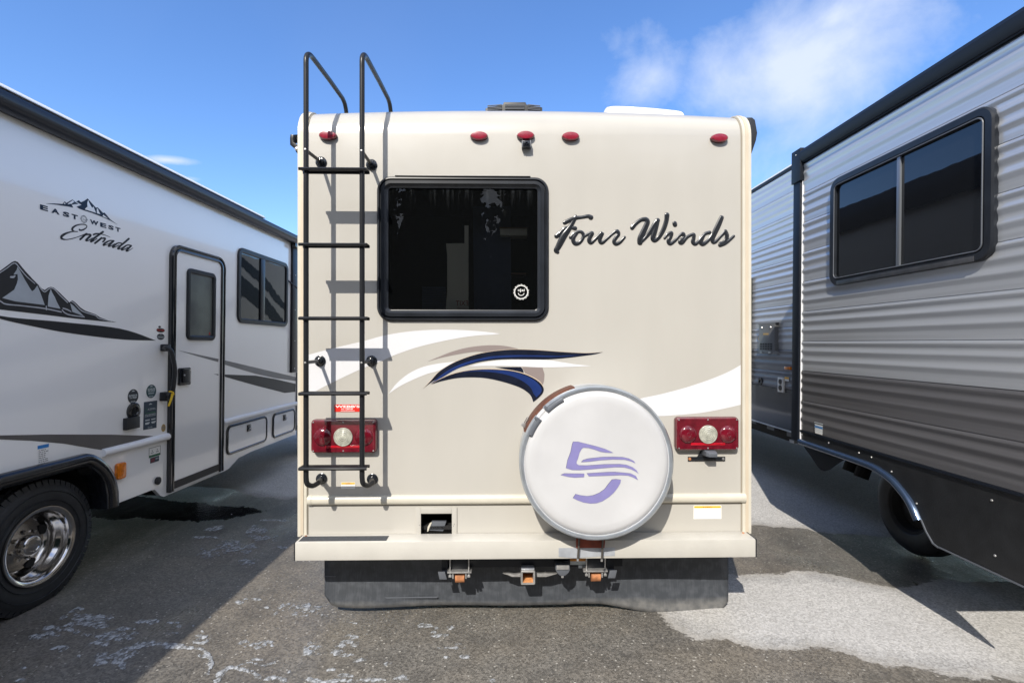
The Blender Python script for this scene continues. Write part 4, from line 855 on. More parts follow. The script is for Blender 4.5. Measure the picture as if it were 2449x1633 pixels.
# ---- graphics
LD = lambda P, k, off, c, m_, nm='graphic', par=None: decal(FL, par or lv, P, k, off, c, m_, nm)
KB = (5.6, (0, 600))
LD(lens([(-900,640),(-500,700),(0,868),(800,948),(1605,1040),(2090,1200)], [(-900,640),(-500,760),(0,908),(300,980),(800,1080),(1300,1150),(1700,1190),(2090,1200)]), *KB, .0012, blackvinyl, 'black_swoosh')
mt_ = LD([(-900,560),(-600,540),(-420,470),(-260,400),(-130,330),(0,268),(100,195),(160,150),(200,135),(240,150),(330,260),(430,370),(510,450),(560,505),(600,525),(640,495),(680,482),(720,492),(800,560),(880,640),(930,690),(965,662),(1010,690),(1080,760),(1140,800),(1280,850),(1340,890),(1450,930),(1560,955),(1400,945),(1000,905),(600,855),(300,820),(0,785),(-900,640)], *KB, .0012, blackvinyl, 'mountain_graphic')
for P in ([(235,210),(265,260),(330,380),(400,500),(430,540),(460,520),(500,462),(540,560),(600,725),(400,700),(200,675),(30,630),(90,590),(190,520),(225,440),(240,380),(235,310),(180,320),(225,250)],
          [(680,510),(700,560),(735,620),(760,680),(810,775),(640,745),(650,600)], [(940,700),(980,730),(1050,800),(1130,880),(1060,850),(970,815)], [(-500, 560), (-380, 480), (-330, 560), (-260, 700), (-480, 660)]):
    LD(P, *KB, .0018, silverfacet, 'silver_facet', mt_)
hl = MB(FL)
for S in ([(0,292,6),(100,225,6),(170,172,6),(215,172,7),(270,240,6),(360,345,6),(470,440,4)], [(520,468,4),(560,520,6),(600,548,7),(640,520,6),(680,498,6),(730,515,6),(800,590,6),(905,692,6)], [(950,672,5),(1000,705,5),(1080,790,6),(1150,825,6),(1280,865,6),(1330,905,5),(1500,945,3)],
          [(-200,560,6),(0,670,8),(80,712,8),(300,735,7),(600,772,8),(820,818,8)], [(620,740,7),(622,790,7)], [(832,790,6),(870,830,7),(950,860,7),(1130,884,6)], [(845,768,8),(900,785,8),(955,815,5)], [(145,350,12),(180,350,14),(200,335,8)]):
    brush(hl, FL, S, .0022, *KB)
hl.build('silver_line', mat('silver_line_graphic', (.46, .48, .52), .3), mt_, recalc=False)
KC = (2.614, (0, 900))
LD([(-500,400),(-250,385),(0,368),(300,362),(700,363),(960,372),(632,459),(500,437),(400,420),(200,402),(0,393),(-500,405)], *KC, .0012, greyvinyl, 'grey_swoosh')
KA = (2.614, (0, 400))
LD([(1110,1143),(1367,1198),(1364,1217),(1230,1180)], *KA, .0166, greyfade, 'silver_stripe', door)
LD([(1392,1203),(1600,1252),(1850,1311),(1850,1335),(1720,1318),(1600,1291),(1390,1229)], *KA, .0012, greyfade, 'silver_stripe')
LD([(1335,1291),(1366,1293),(1365,1300)], *KA, .0168, blackvinyl, 'black_stripe', door)
LD([(1388,1294),(1600,1302),(1720,1323),(1848,1353),(1847,1403),(1780,1410),(1600,1364),(1500,1336),(1388,1304)], *KA, .0014, blackvinyl, 'black_stripe')
KD = (7.84, (60, 450))
a_ = LD(cr([(380,290),(460,287),(560,290),(640,294)], 3)+[(700,298),(745,250),(775,280),(890,215),(930,250),(1000,300),(935,302),(875,315),(905,368),(800,345),(620,318),(500,302)], *KD, .0012, logonavy, 'mountain_logo')
b_ = LD([(960,255),(1010,228),(1035,258),(1060,262),(1110,240),(1175,195),(1230,260),(1330,370),(1355,360),(1400,400),(1465,470),(1480,458),(1500,470),(1600,590),(1740,690),(1600,610),(1420,530),(1250,465),(1080,412),(1010,385),(965,350),(1060,315),(1020,290)], *KD, .0012, logonavy, 'mountain_logo')
for P, par in (([(722,297),(745,268),(758,300)], a_), ([(800,305),(810,285),(895,228),(925,262),(905,270),(870,300),(855,295)], a_), ([(1182,222),(1205,280),(1258,372),(1282,345),(1330,465),(1120,400),(1135,375),(1170,350),(1165,280)], b_), ([(1345,378),(1368,395),(1385,440),(1412,490),(1345,472)], b_), ([(1468,498),(1560,578),(1450,530)], b_)):
    LD(P, *KD, .0018, whitegel2, 'snow_facet', par)
tx = MB(FL)
def letter(ch, x0, x1, yb, hh, bold=.045):
    vs, fs = glyph(ch, bold); tx.add([FL.m(*lx(((x0+u*(x1-x0))/KD[0])+KD[1][0], ((yb+.287*(u*(x1-x0))-v*hh)/KD[0])+KD[1][1]), .0014) for u, v in vs], fs)
for ch, x0, x1 in (('E', 275, 425), ('A', 488, 642), ('S', 705, 828), ('T', 868, 985), ('W', 1212, 1372), ('E', 1405, 1520), ('S', 1558, 1660), ('T', 1690, 1785)):
    letter(ch, x0, x1, 398+(x0-275)*.287, 96-(x0-275)*.012)
letter('TO', 1075, 1130, 598, 26, .0)
for r0, r1 in ((60, 68), (44, 48)):
    A = FL.pts([(1100+r0*math.cos(t*math.pi/16)*.88, 583+r0*math.sin(t*math.pi/16)+.2*r0*math.cos(t*math.pi/16)) for t in range(33)], *KD); B = FL.pts([(1100+r1*math.cos(t*math.pi/16)*.88, 583+r1*math.sin(t*math.pi/16)+.2*r1*math.cos(t*math.pi/16)) for t in range(33)], *KD)
    tx.add([FL.m(*p, .0014) for p in A+B], [(i, i+1, 34+i, 33+i) for i in range(32)])
for dx, dy in ((1, .2), (-1, -.2), (0, 1), (0, -1)):
    tx.flat(FL.pts([(1100+dx*84*.88, 583+dy*84), (1100+dx*56*.88-dy*8, 583+dy*56+dx*8), (1100+dx*56*.88+dy*8, 583+dy*56-dx*8)], *KD), .0015)
tx.build('lettering', logonavy, lv, recalc=False)
ent = MB(FL)
for S in ([(1022,768,8),(1020,785,14),(1060,790,15),(1110,772,13),(1152,738,9),(1155,705,8),(1110,682,9),(1030,682,11),(950,705,15),(895,745,19),(888,785,17),(930,812,9),(985,815,7)], [(985,812,6),(880,818,10),(780,845,18),(700,890,24),(680,925,22),(700,952,17),(770,965,9),(880,948,8),(1000,912,7),(1100,875,10),(1160,858,16)],
          [(1145,858,18),(1090,910,18),(1035,960,20)], [(1060,930,8),(1140,878,12),(1205,870,18),(1228,890,20),(1180,940,20),(1145,980,19),(1190,982,9),(1260,935,7)], [(1460,822,20),(1370,885,19),(1290,945,20),(1232,1005,20),(1290,985,9),(1350,945,8)], [(1285,872,16),(1330,856,15),(1400,855,9),(1500,882,6),(1595,920,3)],
          [(1432,935,18),(1380,980,18),(1312,1032,19)], [(1350,990,8),(1430,945,12),(1495,942,18),(1500,960,14),(1470,998,16),(1450,1010,8)], [(1655,988,12),(1590,985,12),(1510,1025,18),(1472,1066,20),(1500,1068,10),(1580,1035,7),(1650,990,9)], [(1662,990,16),(1610,1040,18),(1565,1085,18),(1600,1088,9),(1680,1045,7)],
          [(1808,1035,12),(1750,1028,12),(1680,1068,18),(1645,1105,20),(1680,1106,10),(1760,1068,8)], [(1945,950,19),(1870,1015,18),(1790,1080,18),(1742,1135,19),(1790,1130,9),(1850,1100,7)], [(1982,1075,12),(1920,1068,12),(1850,1110,18),(1812,1152,20),(1850,1152,10),(1930,1110,8)], [(1990,1082,16),(1940,1130,18),(1900,1175,18),(1945,1170,9),(2025,1122,4)]):
    brush(ent, FL, S, .0014, *KD)
ent.build('lettering', blackvinyl, lv, recalc=False)
# ---- small fittings and stickers
(a0, b1), (a1, b0) = lx(273, 1109), lx(294, 1141); am_ = MB(FL).prism(rrect(a0, b0, a1, b1, .02), .001, .028).build('marker_light', amber, lv, bevel=.006)
a, b = lx(375, 1149); MB(FL).prism(ellipse(a, b, .028, .030), .001, .018).build('cap', blackrub, lv, bevel=.003)
a, b = lx(318, 982.5); vp = MB(FL).lathe((a, b), [(.062, .0), (.062, .012), (.054, .018), (.034, .018), (.030, .010), (.001, .010)], 28, False, True).build('cable_inlet', blackgloss, lv, smooth=40)
(a0, b1), (a1, b0) = lx(303.5, 1000.5, .03), lx(335, 1022, .03); MB(FL).box(a0, a1, b0, b1, .001, .03).build('outlet_cover', blackrub, lv, bevel=.003)
def round_sticker(x, y, rx_, ry_, m_, lines, name='sticker'):
    a, b = lx(x, y); ra = (lx(x+rx_, y)[0]-lx(x-rx_, y)[0])/2; rb = (lx(x, y-ry_)[1]-lx(x, y+ry_)[1])/2
    s = MB(FL).prism(ellipse(a, b, ra, rb), .0008, .0014).build(name, m_, lv); p = MB(FL)
    for t, w_, y_, h_ in lines:
        if t: write(p, t, a-ra*w_, a+ra*w_, b+rb*(y_-h_), b+rb*(y_+h_), .0018, .03)
        else: p.box(a-ra*w_, a+ra*w_, b+rb*(y_-h_), b+rb*(y_+h_), .0015, .0018)
    p.add([FL.m(a-ra*.35, b+rb*.68, .0018), FL.m(a+ra*.35, b+rb*.68, .0018), FL.m(a, b+rb*.86, .0018)], [(0, 1, 2)])
    p.build('sticker_print', inkpale if name == 'sticker' else inkgrey, s, recalc=False); return s
round_sticker(318, 947.5, 12.8, 17, stickerblack, [('EXTERIOR', .8, .12, .13), ('TV PREP', .68, -.2, .13), ('Entrada', .42, -.72, .10)])
round_sticker(361.5, 935.5, 11.8, 16, stickerteal, [('SEAMLESS', .76, .34, .13), ('TPO ROOF', .72, .04, .13), (None, .6, -.24, .03), (None, .6, -.36, .03), ('Entrada', .42, -.72, .10)])
round_sticker(384, 805, 9, 7.5, stickerblack, [(None, .9, .0, .06), (None, .8, -.3, .05)])
round_sticker(390.5, 1022.8, 5, 9, stickergold, [(None, .7, .3, .08), (None, .8, -.0, .10), (None, .6, -.4, .08)], 'gold_sticker')
a, b = lx(384, 789); hb_ = MB(FL)
hb_.prism(ellipse(a, b-.003, .046, .017), .0008, .0014); hb_.prism(ellipse(a-.012, b+.024, .014, .008), .0008, .0014)
hb_ = hb_.build('sticker', inkblack, lv); p = MB(FL); write(p, 'Harvest', a-.042, a+.042, b-.010, b+.012, .0018, .02); p.build('sticker_print', inkred, hb_, recalc=False)
P = FL.pts([(313, 437), (540, 408), (527, 873), (300, 913)], 7.128, (300, 900)); s = MB(FL).prism(P, .0008, .0014).build('sticker', stickernavy, lv)
(a0, b1), (a1, b0) = P[0], P[2]; W_ = a1-a0; H_ = b1-b0; p = MB(FL)
p.add([FL.m(a0+.35*W_, b1-.12*H_, .0018), FL.m(a0+.65*W_, b1-.12*H_, .0018), FL.m(a0+.5*W_, b1-.07*H_, .0018)], [(0, 1, 2)])
write(p, 'AZDEL', a0+.28*W_, a1-.08*W_, b1-.31*H_, b1-.255*H_, .0018, 0)
write(p, 'WITH HIGH DENSITY', a0+.07*W_, a1-.07*W_, b1-.485*H_, b1-.455*H_, .0018, .03); write(p, 'FOAM INSULATION', a0+.07*W_, a1-.07*W_, b1-.535*H_, b1-.505*H_, .0018, .03)
for u0, u1, v in ((.12, .45, .66), (.58, .9, .66), (.12, .45, .76), (.12, .38, .79), (.58, .93, .76), (.62, .85, .79)): p.box(a0+u0*W_, a0+u1*W_, b1-v*H_-.004, b1-v*H_+.004, .0015, .0018)
write(p, 'Entrada', a0+.32*W_, a0+.66*W_, b1-.95*H_, b1-.90*H_, .0018, 0)
p.build('sticker_print', inkpale, s, recalc=False)
g = MB(FL); g.box(a0+.08*W_, a1-.1*W_, b1-.425*H_, b1-.40*H_, .0015, .0018); g.prism([(a0+.08*W_, b1-.38*H_), (a0+.20*W_, b1-.24*H_), (a0+.26*W_, b1-.31*H_), (a0+.20*W_, b1-.29*H_)], .0015, .0018); g.build('green_print', stickergreen, s)
P = FL.pts([(888, 462), (1070, 420), (1066, 568), (888, 608)], 6.532, (220, 1000)); (a0, b1), (a1, b0) = P[0], P[2]; b1 = P[1][1]
s = MB(FL).box(a0, a1, b0, b1, .0008, .0014).build('sticker', stickerwhite, lv); H_ = b1-b0; W_ = a1-a0
MB(FL).box(a0, a1, b0, b0+.22*H_, .0015, .0018).build('green_band', stickergreen, s)
p = MB(FL)
for e in ((a0, a0+.003, b0, b1), (a1-.003, a1, b0, b1), (a0, a1, b1-.003, b1), (a0, a1, b0+.22*H_, b0+.23*H_)): p.box(*e, .0015, .0019)
for u in (.28, .72): p.box(a0+(u-.12)*W_, a0+(u+.12)*W_, b0+.42*H_, b0+.48*H_, .0015, .0018); p.add([FL.m(a0+(u-.06)*W_, b0+.62*H_, .0018), FL.m(a0+(u+.06)*W_, b0+.62*H_, .0018), FL.m(a0+u*W_, b0+.74*H_, .0018)], [(0, 1, 2)])
p.build('sticker_print', inkblack, s, recalc=False)
P = FL.pts([(908, 615), (1045, 582), (1045, 662), (905, 702)], 6.532, (220, 1000)); (a0, b1), (a1, b0) = P[0], P[2]; b1 = P[1][1]
s = MB(FL).box(a0, a1, b0, b1, .0008, .0014).build('sticker', stickernavy, lv); W_ = a1-a0; H_ = b1-b0
fl_ = MB(FL)
for k in range(4): fl_.add([FL.m(a0+.08*W_, b0+(.16+k*.17)*H_, .0016), FL.m(a0+.5*W_, b0+(.24+k*.17)*H_, .0016), FL.m(a0+.5*W_, b0+(.32+k*.17)*H_, .0016), FL.m(a0+.08*W_, b0+(.24+k*.17)*H_, .0016)], [(0, 1, 2, 3)])
fl_.build('flag_stripe', inkred, s, recalc=False); p = MB(FL); write(p, 'USA', a0+.58*W_, a1-.06*W_, b0+.45*H_, b0+.75*H_, .0018, .02); p.build('sticker_print', inkpale, s, recalc=False)
P = FL.pts([(635, 335), (832, 295), (838, 315), (795, 490), (650, 515)], 7.129, (0, 1020)); (a0, b1) = P[0]; a1 = P[1][0]
b1 = P[1][1]+.004; b0 = P[4][1]
s = MB(FL).box(a0, a1, b0, b1, .0006, .0010).build('sticker', whitegel2, lv); MB(FL).box(a0+.001, a1-.001, b1-.022, b1-.001, .0012, .0016).build('blue_band', stickerblue, s)
p = MB(FL); rnd = random.Random(8)
for r in range(11):
    x = a0+.008
    while x < a1-.02: l = rnd.uniform(.006, .02); p.box(x, min(x+l, a1-.004), b1-.034-r*.0115, b1-.029-r*.0115, .0012, .0015); x += l+.004
p.build('fine_print', inkgrey, s)
# ------------------------------------------------------------------ silver travel trailer on the right: slide-out in front, main wall behind
rt = thing('travel_trailer', 'silver and charcoal corrugated travel trailer on the right with slide-out and dark window', 'trailer', FR.M)
rx = FR.at
PROFILE = [(0, -.005), (.0025, -.005), (.003, .002), (.016, .0068), (.022, .0068), (.036, .0012), (.044, 0), (.058, 0), (.073, .0065), (.080, .0072), (.087, .0065), (.104, .0008), (.114, 0), (.128, 0), (.145, .0065), (.152, .0072), (.159, .0065), (.176, .0008), (.188, 0), (.200, .0012), (.212, .0003), (.2325, .0005), (.2349, -.004), (.235, -.005)]
def siding(fr, a0, a1, ztop, zbot, name, m_, parent, hole=None):
    mb = MB(fr); extra = []; P = [(ztop-t, c) for t, c in PROFILE if ztop-t >= zbot-.0001]; P.append((zbot, -.006)) if P[-1][0] > zbot+.001 else None
    spans = [(a0, a1)]
    def put(x0, x1, PP):
        nonlocal mb
        if mb.v: extra.append(mb); mb = MB(fr)
        mb.add([fr.m(x0, z, c) for z, c in PP]+[fr.m(x1, z, c) for z, c in PP], [(i, i+1, len(PP)+i+1, len(PP)+i) for i in range(len(PP)-1)])
    if hole and hole[1] < ztop and hole[3] > zbot:
        h0, hb, h1, ht = hole
        put(a0, h0, P); put(h1, a1, P)
        up = [(z, c) for z, c in P if z >= ht]; dn = [(z, c) for z, c in P if z <= hb]
        if len(up) > 1: put(h0, h1, up)
        if len(dn) > 1: put(h0, h1, dn)
    else: put(a0, a1, P)
    for e in extra: e.build(name, m_, parent, smooth=50, recalc=False)
    return mb.build(name, m_, parent, smooth=50, recalc=False)
S0, S1 = 2.10, 4.005
z0 = 2.995
wR = (2.430, 1.975, 3.640, 2.740)
hole = (wR[0]+.03, wR[1]+.03, wR[2]-.03, wR[3]-.03)
k = 0; z = 2.995
while z > .88:
    zb = max(z-.235, .875)
    siding(FR, S0, S1, z, zb, 'siding_panel', silversid if zb > 1.3 else darksid, rt, hole); z -= .235
MB(FR).box(S0+.01, S1+.10, .80, 3.0, -.62, -.012).build('slide_box', underblack, rt) if False else None
so_ = MB(FR); so_.box(S0+.001, S1+.09, 2.985, 3.03, -.60, -.009).box(S0+.001, S1+.09, .79, .83, -.60, -.012).box(S1+.07, S1+.095, .831, 2.984, -.60, -.012).box(S0, S0+.02, .831, 2.984, -.60, -.012)
so_.build('slide_box', navytrim, rt)
# light saw-toothed end strip and black corner post
es = MB(FR); n = 9
zz = [2.99-.0784*i for i in range(28)]
for a, z in [(S1, z) for z in zz]: es.box(a-.0035, a+.0035, z-.0782, z-.001, .0005, .009)
es.build('siding_end', whitemold, rt)
po = MB(FR).box(S1+.008, S1+.100, .79, 2.975, -.03, .022).build('corner_post', navytrim, rt, bevel=.003)
MB(FR).box(S1-.012, S1+.112, 2.86, 3.12, -.03, .034).build('post_cap', navytrim, po, bevel=.004)
MB(FR).screw(S1+.05, 3.08, .034, .006).build('screw', zinc, po)
MB(FR).loft([[(a, z, c) for c, z in ((-.05, 2.985), (.004, 2.985), (.004, 2.996), (.018, 2.998), (.018, 3.004), (.026, 3.006), (.040, 3.040), (.040, 3.075), (.028, 3.100), (-.05, 3.104))] for a in (S0, S1-.013)], True, True).build('slide_top_rail', navytrim, rt, smooth=25)
MB(FR).box(S0, S1, 2.9955, 3.000, .004, .012).build('gutter', blackgloss, rt)
# window
w_ = MB(FR).frame(wR, .085, [(0, .0), (0, .022), (.008, .030), (.042, .030), (.047, .024), (.049, .030), (.056, .030), (.058, .018), (.060, .0)], 9).build('window', framegrey, rt, smooth=30)
rw = lambda i: (wR[0]+i, wR[1]+i, wR[2]-i, wR[3]-i)
MB(FR).frame(rw(.048), .04, [(0, .0305), (.002, .0335), (.006, .0335), (.008, .0305)], 9).build('glazing_bead', greyplastic, w_, smooth=40)
MB(FR).prism(rrect(*rw(.057), .035), .006, .012).build('pane', glass_side, w_)
(a0, _), (a1, _) = rx(2142, 500, .02), rx(2158, 500, .02); am = (a0+a1)/2
MB(FR).box(am-.013, am+.013, wR[1]+.052, wR[3]-.052, .013, .026).build('mullion', mat('grey_mullion', (.22, .24, .27), .35, metal=.5), w_, bevel=.002)
MB(FR).box(wR[0]+.09, wR[2]-.09, wR[1]+.002, wR[1]+.030, .0305, .034).build('sill', framedust, w_, bevel=.001)
# skirt with wheel arch
fend = [(4.005, .806), (3.65, .804), (3.356, .802), (3.22, .797), (3.13, .780), (3.049, .753), (2.98, .712), (2.923, .670), (2.885, .625), (2.849, .569), (2.815, .515), (2.771, .468), (2.735, .459)]
skp = [(S0, .458), (S0, .872), (4.005, .872)] + fend
sk_ = MB(FR).prism(skp, -.006, .0).build('skirt', skirtblk, rt)
lo = [[(a, b, c) for a, b in offs(cr(fend[:-3], 4), d)] for d, c in ((-.004, .0), (-.006, .024), (-.020, .034), (-.036, .030), (-.046, .012), (-.048, .0))]
lo2 = [[(a, b, c) for a, b in offs(cr(fend[:-3], 4), d)] for d, c in ((.0, .0005), (0, .018), (.012, .030), (.030, .030), (.040, .020), (.042, .0005))]
MB(FR).loft(lo2, closed=False).build('arch_trim', mat('chrome_black_trim', (.05, .08, .14), .16, metal=.6, coat=.5), sk_, smooth=50)
MB(FR).loft([[(a, b, c) for a, b in offs(fend[-4:], d)] for d, c in ((0, .0005), (0, .006), (.008, .006), (.008, .0005))], closed=False).box(S0, 2.735, .455, .462, .0005, .006).build('skirt_edge', greyplastic, sk_)
for x, y in ((1918, 1049), (1982, 1070), (2054, 1095), (2084, 1093), (2132, 1141), (2192, 1218), (2372, 1196), (2380, 1328)):
    a, b = rx(x, y); MB(FR).screw(a, b+(.0 if x > 2300 or x == 2084 else .035), .0005, .0065).build('screw', zinc, sk_, smooth=40)
MB(FR).box(S0, S1, .866, .880, .0005, .010).build('skirt_top_trim', navytrim, sk_)
# label on the charcoal panels
(a0, b1), (a1, b0) = rx(1950, 1014, .01), rx(1967, 1040, .01); s = MB(FR).box(a0, a1, b0, b1, .011, .0116).build('sticker', stickerwhite, rt)
MB(FR).box(a0+.004, a1-.004, b1-.024, b1-.008, .0118, .0122).build('blue_band', stickerblue, s); p = MB(FR)
for r in range(6): p.box(a0+.008, a1-.008, b0+.014+r*.013, b0+.018+r*.013, .0118, .0122)
p.build('fine_print', inkpale, s)
# ---- main wall behind the slide-out (the part beyond the slide shows)
DX = .62
def fm(a, b, c=0): return FR.m(a, b, c-DX)
class Deep:
    m = staticmethod(fm)
    @staticmethod
    def at(x, y, c=0): return FR.at(x, y, c-DX)
FD = Deep()
z = 3.385
while z > 1.10:
    zb = max(z-.235, 1.085)
    sidm = silversid if zb > 1.5 else mat('grey_siding_metal', (.25, .26, .29), .22, metal=.5, coat=.2, var=.1, vscale=2.5, vstretch=(1, .25, 12))
    siding(FD, -1.5, 11.5, z, zb, 'siding_panel', sidm, rt); z -= .235
MB(FD).box(-1.5, 11.5, .655, 1.083, -.006, .002).build('skirt', skirtblk if False else mat('dark_grey_skirt', (.03, .034, .042), .22, coat=.6), rt)
MB(FD).box(-1.5, 11.5, .648, .662, .0025, .010).build('skirt_edge', galv, rt)
MB(FD).box(-1.5, 11.5, .56, .65, -.20, -.10).build('frame_rail', underblack, rt)
MB(FD).box(-1.5, 11.5, .30, .56, -2.2, -.75).build('underbody_shade_block', underblack, rt)  # unseen box added to darken the ground below the trailer
for k in range(3): MB(FD).box(5.2+k*.4, 5.35+k*.4, .585+.01*k, .63, -.10, -.04).build('bracket', greyplastic, rt)
(a0, b0) = FD.at(1892, 1056); MB(FD).box(a0-.05, a0+.03, b0-.01, b0+.02, -.03, .0).build('clip', zinc, rt)
MB(FD).box(-1.5, 11.5, 3.386, 3.42, -.01, .012).build('roof_edge_trim', navytrim, rt, bevel=.002)
MB(FD).box(-1.5, 11.5, 3.4205, 3.437, -.03, .008).build('roof_edge_trim', whitemold, rt, bevel=.002)
MB(FD).box(-1.5, 11.5, .70, 3.41, -2.4, -.04).build('body_box', roofwhite, rt)
MB(FD).box(-1.49, 11.49, .68, .699, -2.38, -.03).build('floor_pan', underblack, rt)
# things on the main wall
(a0, b1), (a1, b0) = FD.at(1824, 774), FD.at(1862, 844); hp = MB(FD).prism(rrect(a0, b0, a1, b1, .035), .004, .045).build('heater_vent', greyhatch, rt, bevel=.006)
gr = MB(FD)
for r in range(4):
    for c_ in range(5): gr.box(a0+.10*(a1-a0)+c_*(a1-a0)*.16, a0+.10*(a1-a0)+c_*(a1-a0)*.16+(a1-a0)*.12, b0+.10*(b1-b0)+r*.020, b0+.10*(b1-b0)+r*.020+.011, .0452, .047)
gr.build('grille_slot', underblack, hp)
for u in (.2, .75): MB(FD).screw(a0+u*(a1-a0), b1-.05, .045, .012).build('screw', zinc, hp); MB(FD).box(a0+u*(a1-a0)-.02, a0+u*(a1-a0)+.03, b0-.006, b0+.012, .0455, .053).build('clip', zinc, hp)
MB(FD).box(a0+.3*(a1-a0), a0+.62*(a1-a0), b0+.60*(b1-b0), b0+.66*(b1-b0), .0452, .047).build('badge', stickergold, hp)
(a0, b1), (a1, b0) = FD.at(1882, 876), FD.at(1896.5, 884.5); MB(FD).box(a0, a1, b0, b1, .004, .03).build('marker_light', amber, rt, bevel=.004)
a, b = FD.at(1820, 912); MB(FD).lathe((a, b), [(.045, .004), (.045, .014), (.02, .014), (.018, .006), (.001, .006)], 20, False, True).build('cable_inlet', blackgloss, rt, smooth=40)
(a0, b1), (a1, b0) = FD.at(1864.5, 902), FD.at(1878, 939); ob = MB(FD).box(a0, a1, b0, b1, .004, .022).build('outlet', stickerwhite, rt, bevel=.003)
for v in (.3, .72): MB(FD).prism(ellipse((a0+a1)/2, b0+(b1-b0)*v, .03, .028), .0222, .028).build('socket', blackgloss, ob)
(a0, b1), (a1, b0) = FD.at(1879, 901), FD.at(1889, 912); s = MB(FD).box(a0, a1, b0, b1, .0105, .0111).build('sticker', stickerwhite, rt); MB(FD).box(a0, a1, b1-.02, b1, .0112, .0116).build('warning_band', stickeryellow, s)
(a0, b1), (a1, b0) = FD.at(1816, 806), FD.at(1821, 814); MB(FD).box(a0, a1, b0, b1, .0105, .0111).build('sticker', stickeryellow, rt)
MB(FD).box(6.02, 6.10, 1.09, 2.35, .011, .03).build('door_edge', underblack, rt)
# running gear under the slide
for cy in (3.76,):
    wo = bpy.data.objects.new('wheel', None); col.objects.link(wo); wo.parent = rt
    wheel(wo, FR, cy, .336, -.66, .338, .19, .20, False, False, full=False)
MB(FR).prism(FR.pts([(1917, 1056), (1925, 1072), (1940, 1092), (1955, 1115), (1963, 1123), (1972, 1126), (1982, 1123), (1990, 1117), (2002, 1108), (2020, 1098), (2060, 1090)], 1, (0, 0), -.10), -.11, -.10).build('splash_guard', mat('dark_plastic', (.012, .014, .018), .4), rt)
for x, y, r in ((2028, 1126, .05), (2059, 1142, .06)):
    a, b = rx(x, y, -.9); MB(FR).ltube([(a, b, -.9), (a, b+.14, -.95)], r, n=12).build('spring_hanger', underblack, rt)
MB(FR).box(2.6, 4.3, .33, .37, -2.6, -.9).build('axle', underblack, rt)
# ------------------------------------------------------------------ the yard: one asphalt sheet, wet and dry
def lin(x0, x1, s): return list(np.arange(x0, x1, s))
far = [6, 8, 12, 20, 40, 90, 200, 500, 900]
xs = np.array(sorted([-v for v in far]+lin(-5, 5.2, .035)+far)); ys = np.array(sorted([-v for v in far]+lin(-5, 1.7, .4)+lin(1.7, 9, .035)+[10, 12, 16, 24, 40, 90, 200, 500, 900]))
X, Y = np.meshgrid(xs, ys)
def sdist(P):      # signed distance to a polygon, positive inside
    P = np.array(P); d = np.full(X.shape, 1e9); ins = np.zeros(X.shape, bool)
    for i in range(len(P)):
        a = P[i]; b = P[(i+1) % len(P)]; e = b-a; L2 = (e**2).sum()+1e-12
        t = np.clip(((X-a[0])*e[0]+(Y-a[1])*e[1])/L2, 0, 1); d = np.minimum(d, np.hypot(X-a[0]-t*e[0], Y-a[1]-t*e[1]))
        c = ((a[1] > Y) != (b[1] > Y)) & (X < (b[0]-a[0])*(Y-a[1])/((b[1]-a[1]) if abs(b[1]-a[1]) > 1e-9 else 1e-9)+a[0]); ins ^= c
    return np.where(ins, d, -d)
G = lambda P, k=1, off=(0, 0): [ground(x/k+off[0], y/k+off[1]) for x, y in P]
KG = (1.6232, (1000, 1300))
dry1 = G([(940,285),(985,322),(1040,352),(1080,370),(1180,368),(1240,385),(1300,405),(1390,410),(1480,418),(1530,404),(1580,407),(1640,420),(1700,440),(1760,460),(1820,470),(1860,463),(1930,482),(2000,498),(2070,515),(2120,512),(2180,530),(2240,515),(2300,530),(2340,538),(2600,560),(4200,620),(4200,150),(2350,150),(2260,142),(2150,150),(2060,140),(1950,150),(1850,172),(1760,155),(1700,140),(1600,122),(1540,104),(1450,105),(1420,118),(1330,116),(1240,120),(1100,120),(950,150),(880,220)], *KG)
dry2 = G([(1700,1255),(1797,1257),(1815,1254),(1836,1256),(1850,1261),(1867,1259),(1900,1262),(1925,1263),(1950,1270),(1986,1275),(2030,1278),(2062,1276),(2102,1282),(2139,1281),(2180,1290),(2240,1302),(2449,1310),(3600,1330),(3600,1000),(2449,870),(1224,832),(700,850),(-800,900),(-800,1050),(100,1120),(300,1160),(420,1165),(470,1163),(540,1166),(563,1170),(575,1180),(597,1183),(620,1190),(643,1189),(680,1196),(712,1188),(800,1200),(1100,1250),(1500,1255)])
pud = G([(214,1186),(260,1180),(330,1184),(420,1196),(500,1206),(590,1212),(640,1222),(600,1232),(540,1243),(470,1248),(400,1244),(330,1240),(262,1244),(225,1236),(150,1230),(100,1200)])
dry = np.clip(np.maximum(sdist(dry1), sdist(dry2)), -1, 1); pu = np.clip(sdist(pud), -1, 1)
nx, ny = len(xs), len(ys)
V = np.stack([X.ravel(), Y.ravel(), np.zeros(X.size)], 1)
ii = (np.arange(ny-1)[:, None]*nx+np.arange(nx-1)[None, :]).ravel()
Fq = np.stack([ii, ii+1, ii+1+nx, ii+nx], 1)
me = bpy.data.meshes.new('asphalt_yard'); me.from_pydata(V.tolist(), [], Fq.tolist())
for nm, arr in (('dry', dry), ('puddle', pu)):
    at_ = me.attributes.new(nm, 'FLOAT', 'POINT'); at_.data.foreach_set('value', arr.ravel().astype(np.float32))
gy = bpy.data.objects.new('asphalt_yard', me); col.objects.link(gy); gy['kind'] = 'structure'; gy['label'] = 'grey asphalt yard, dark where wet and pale where it has dried'
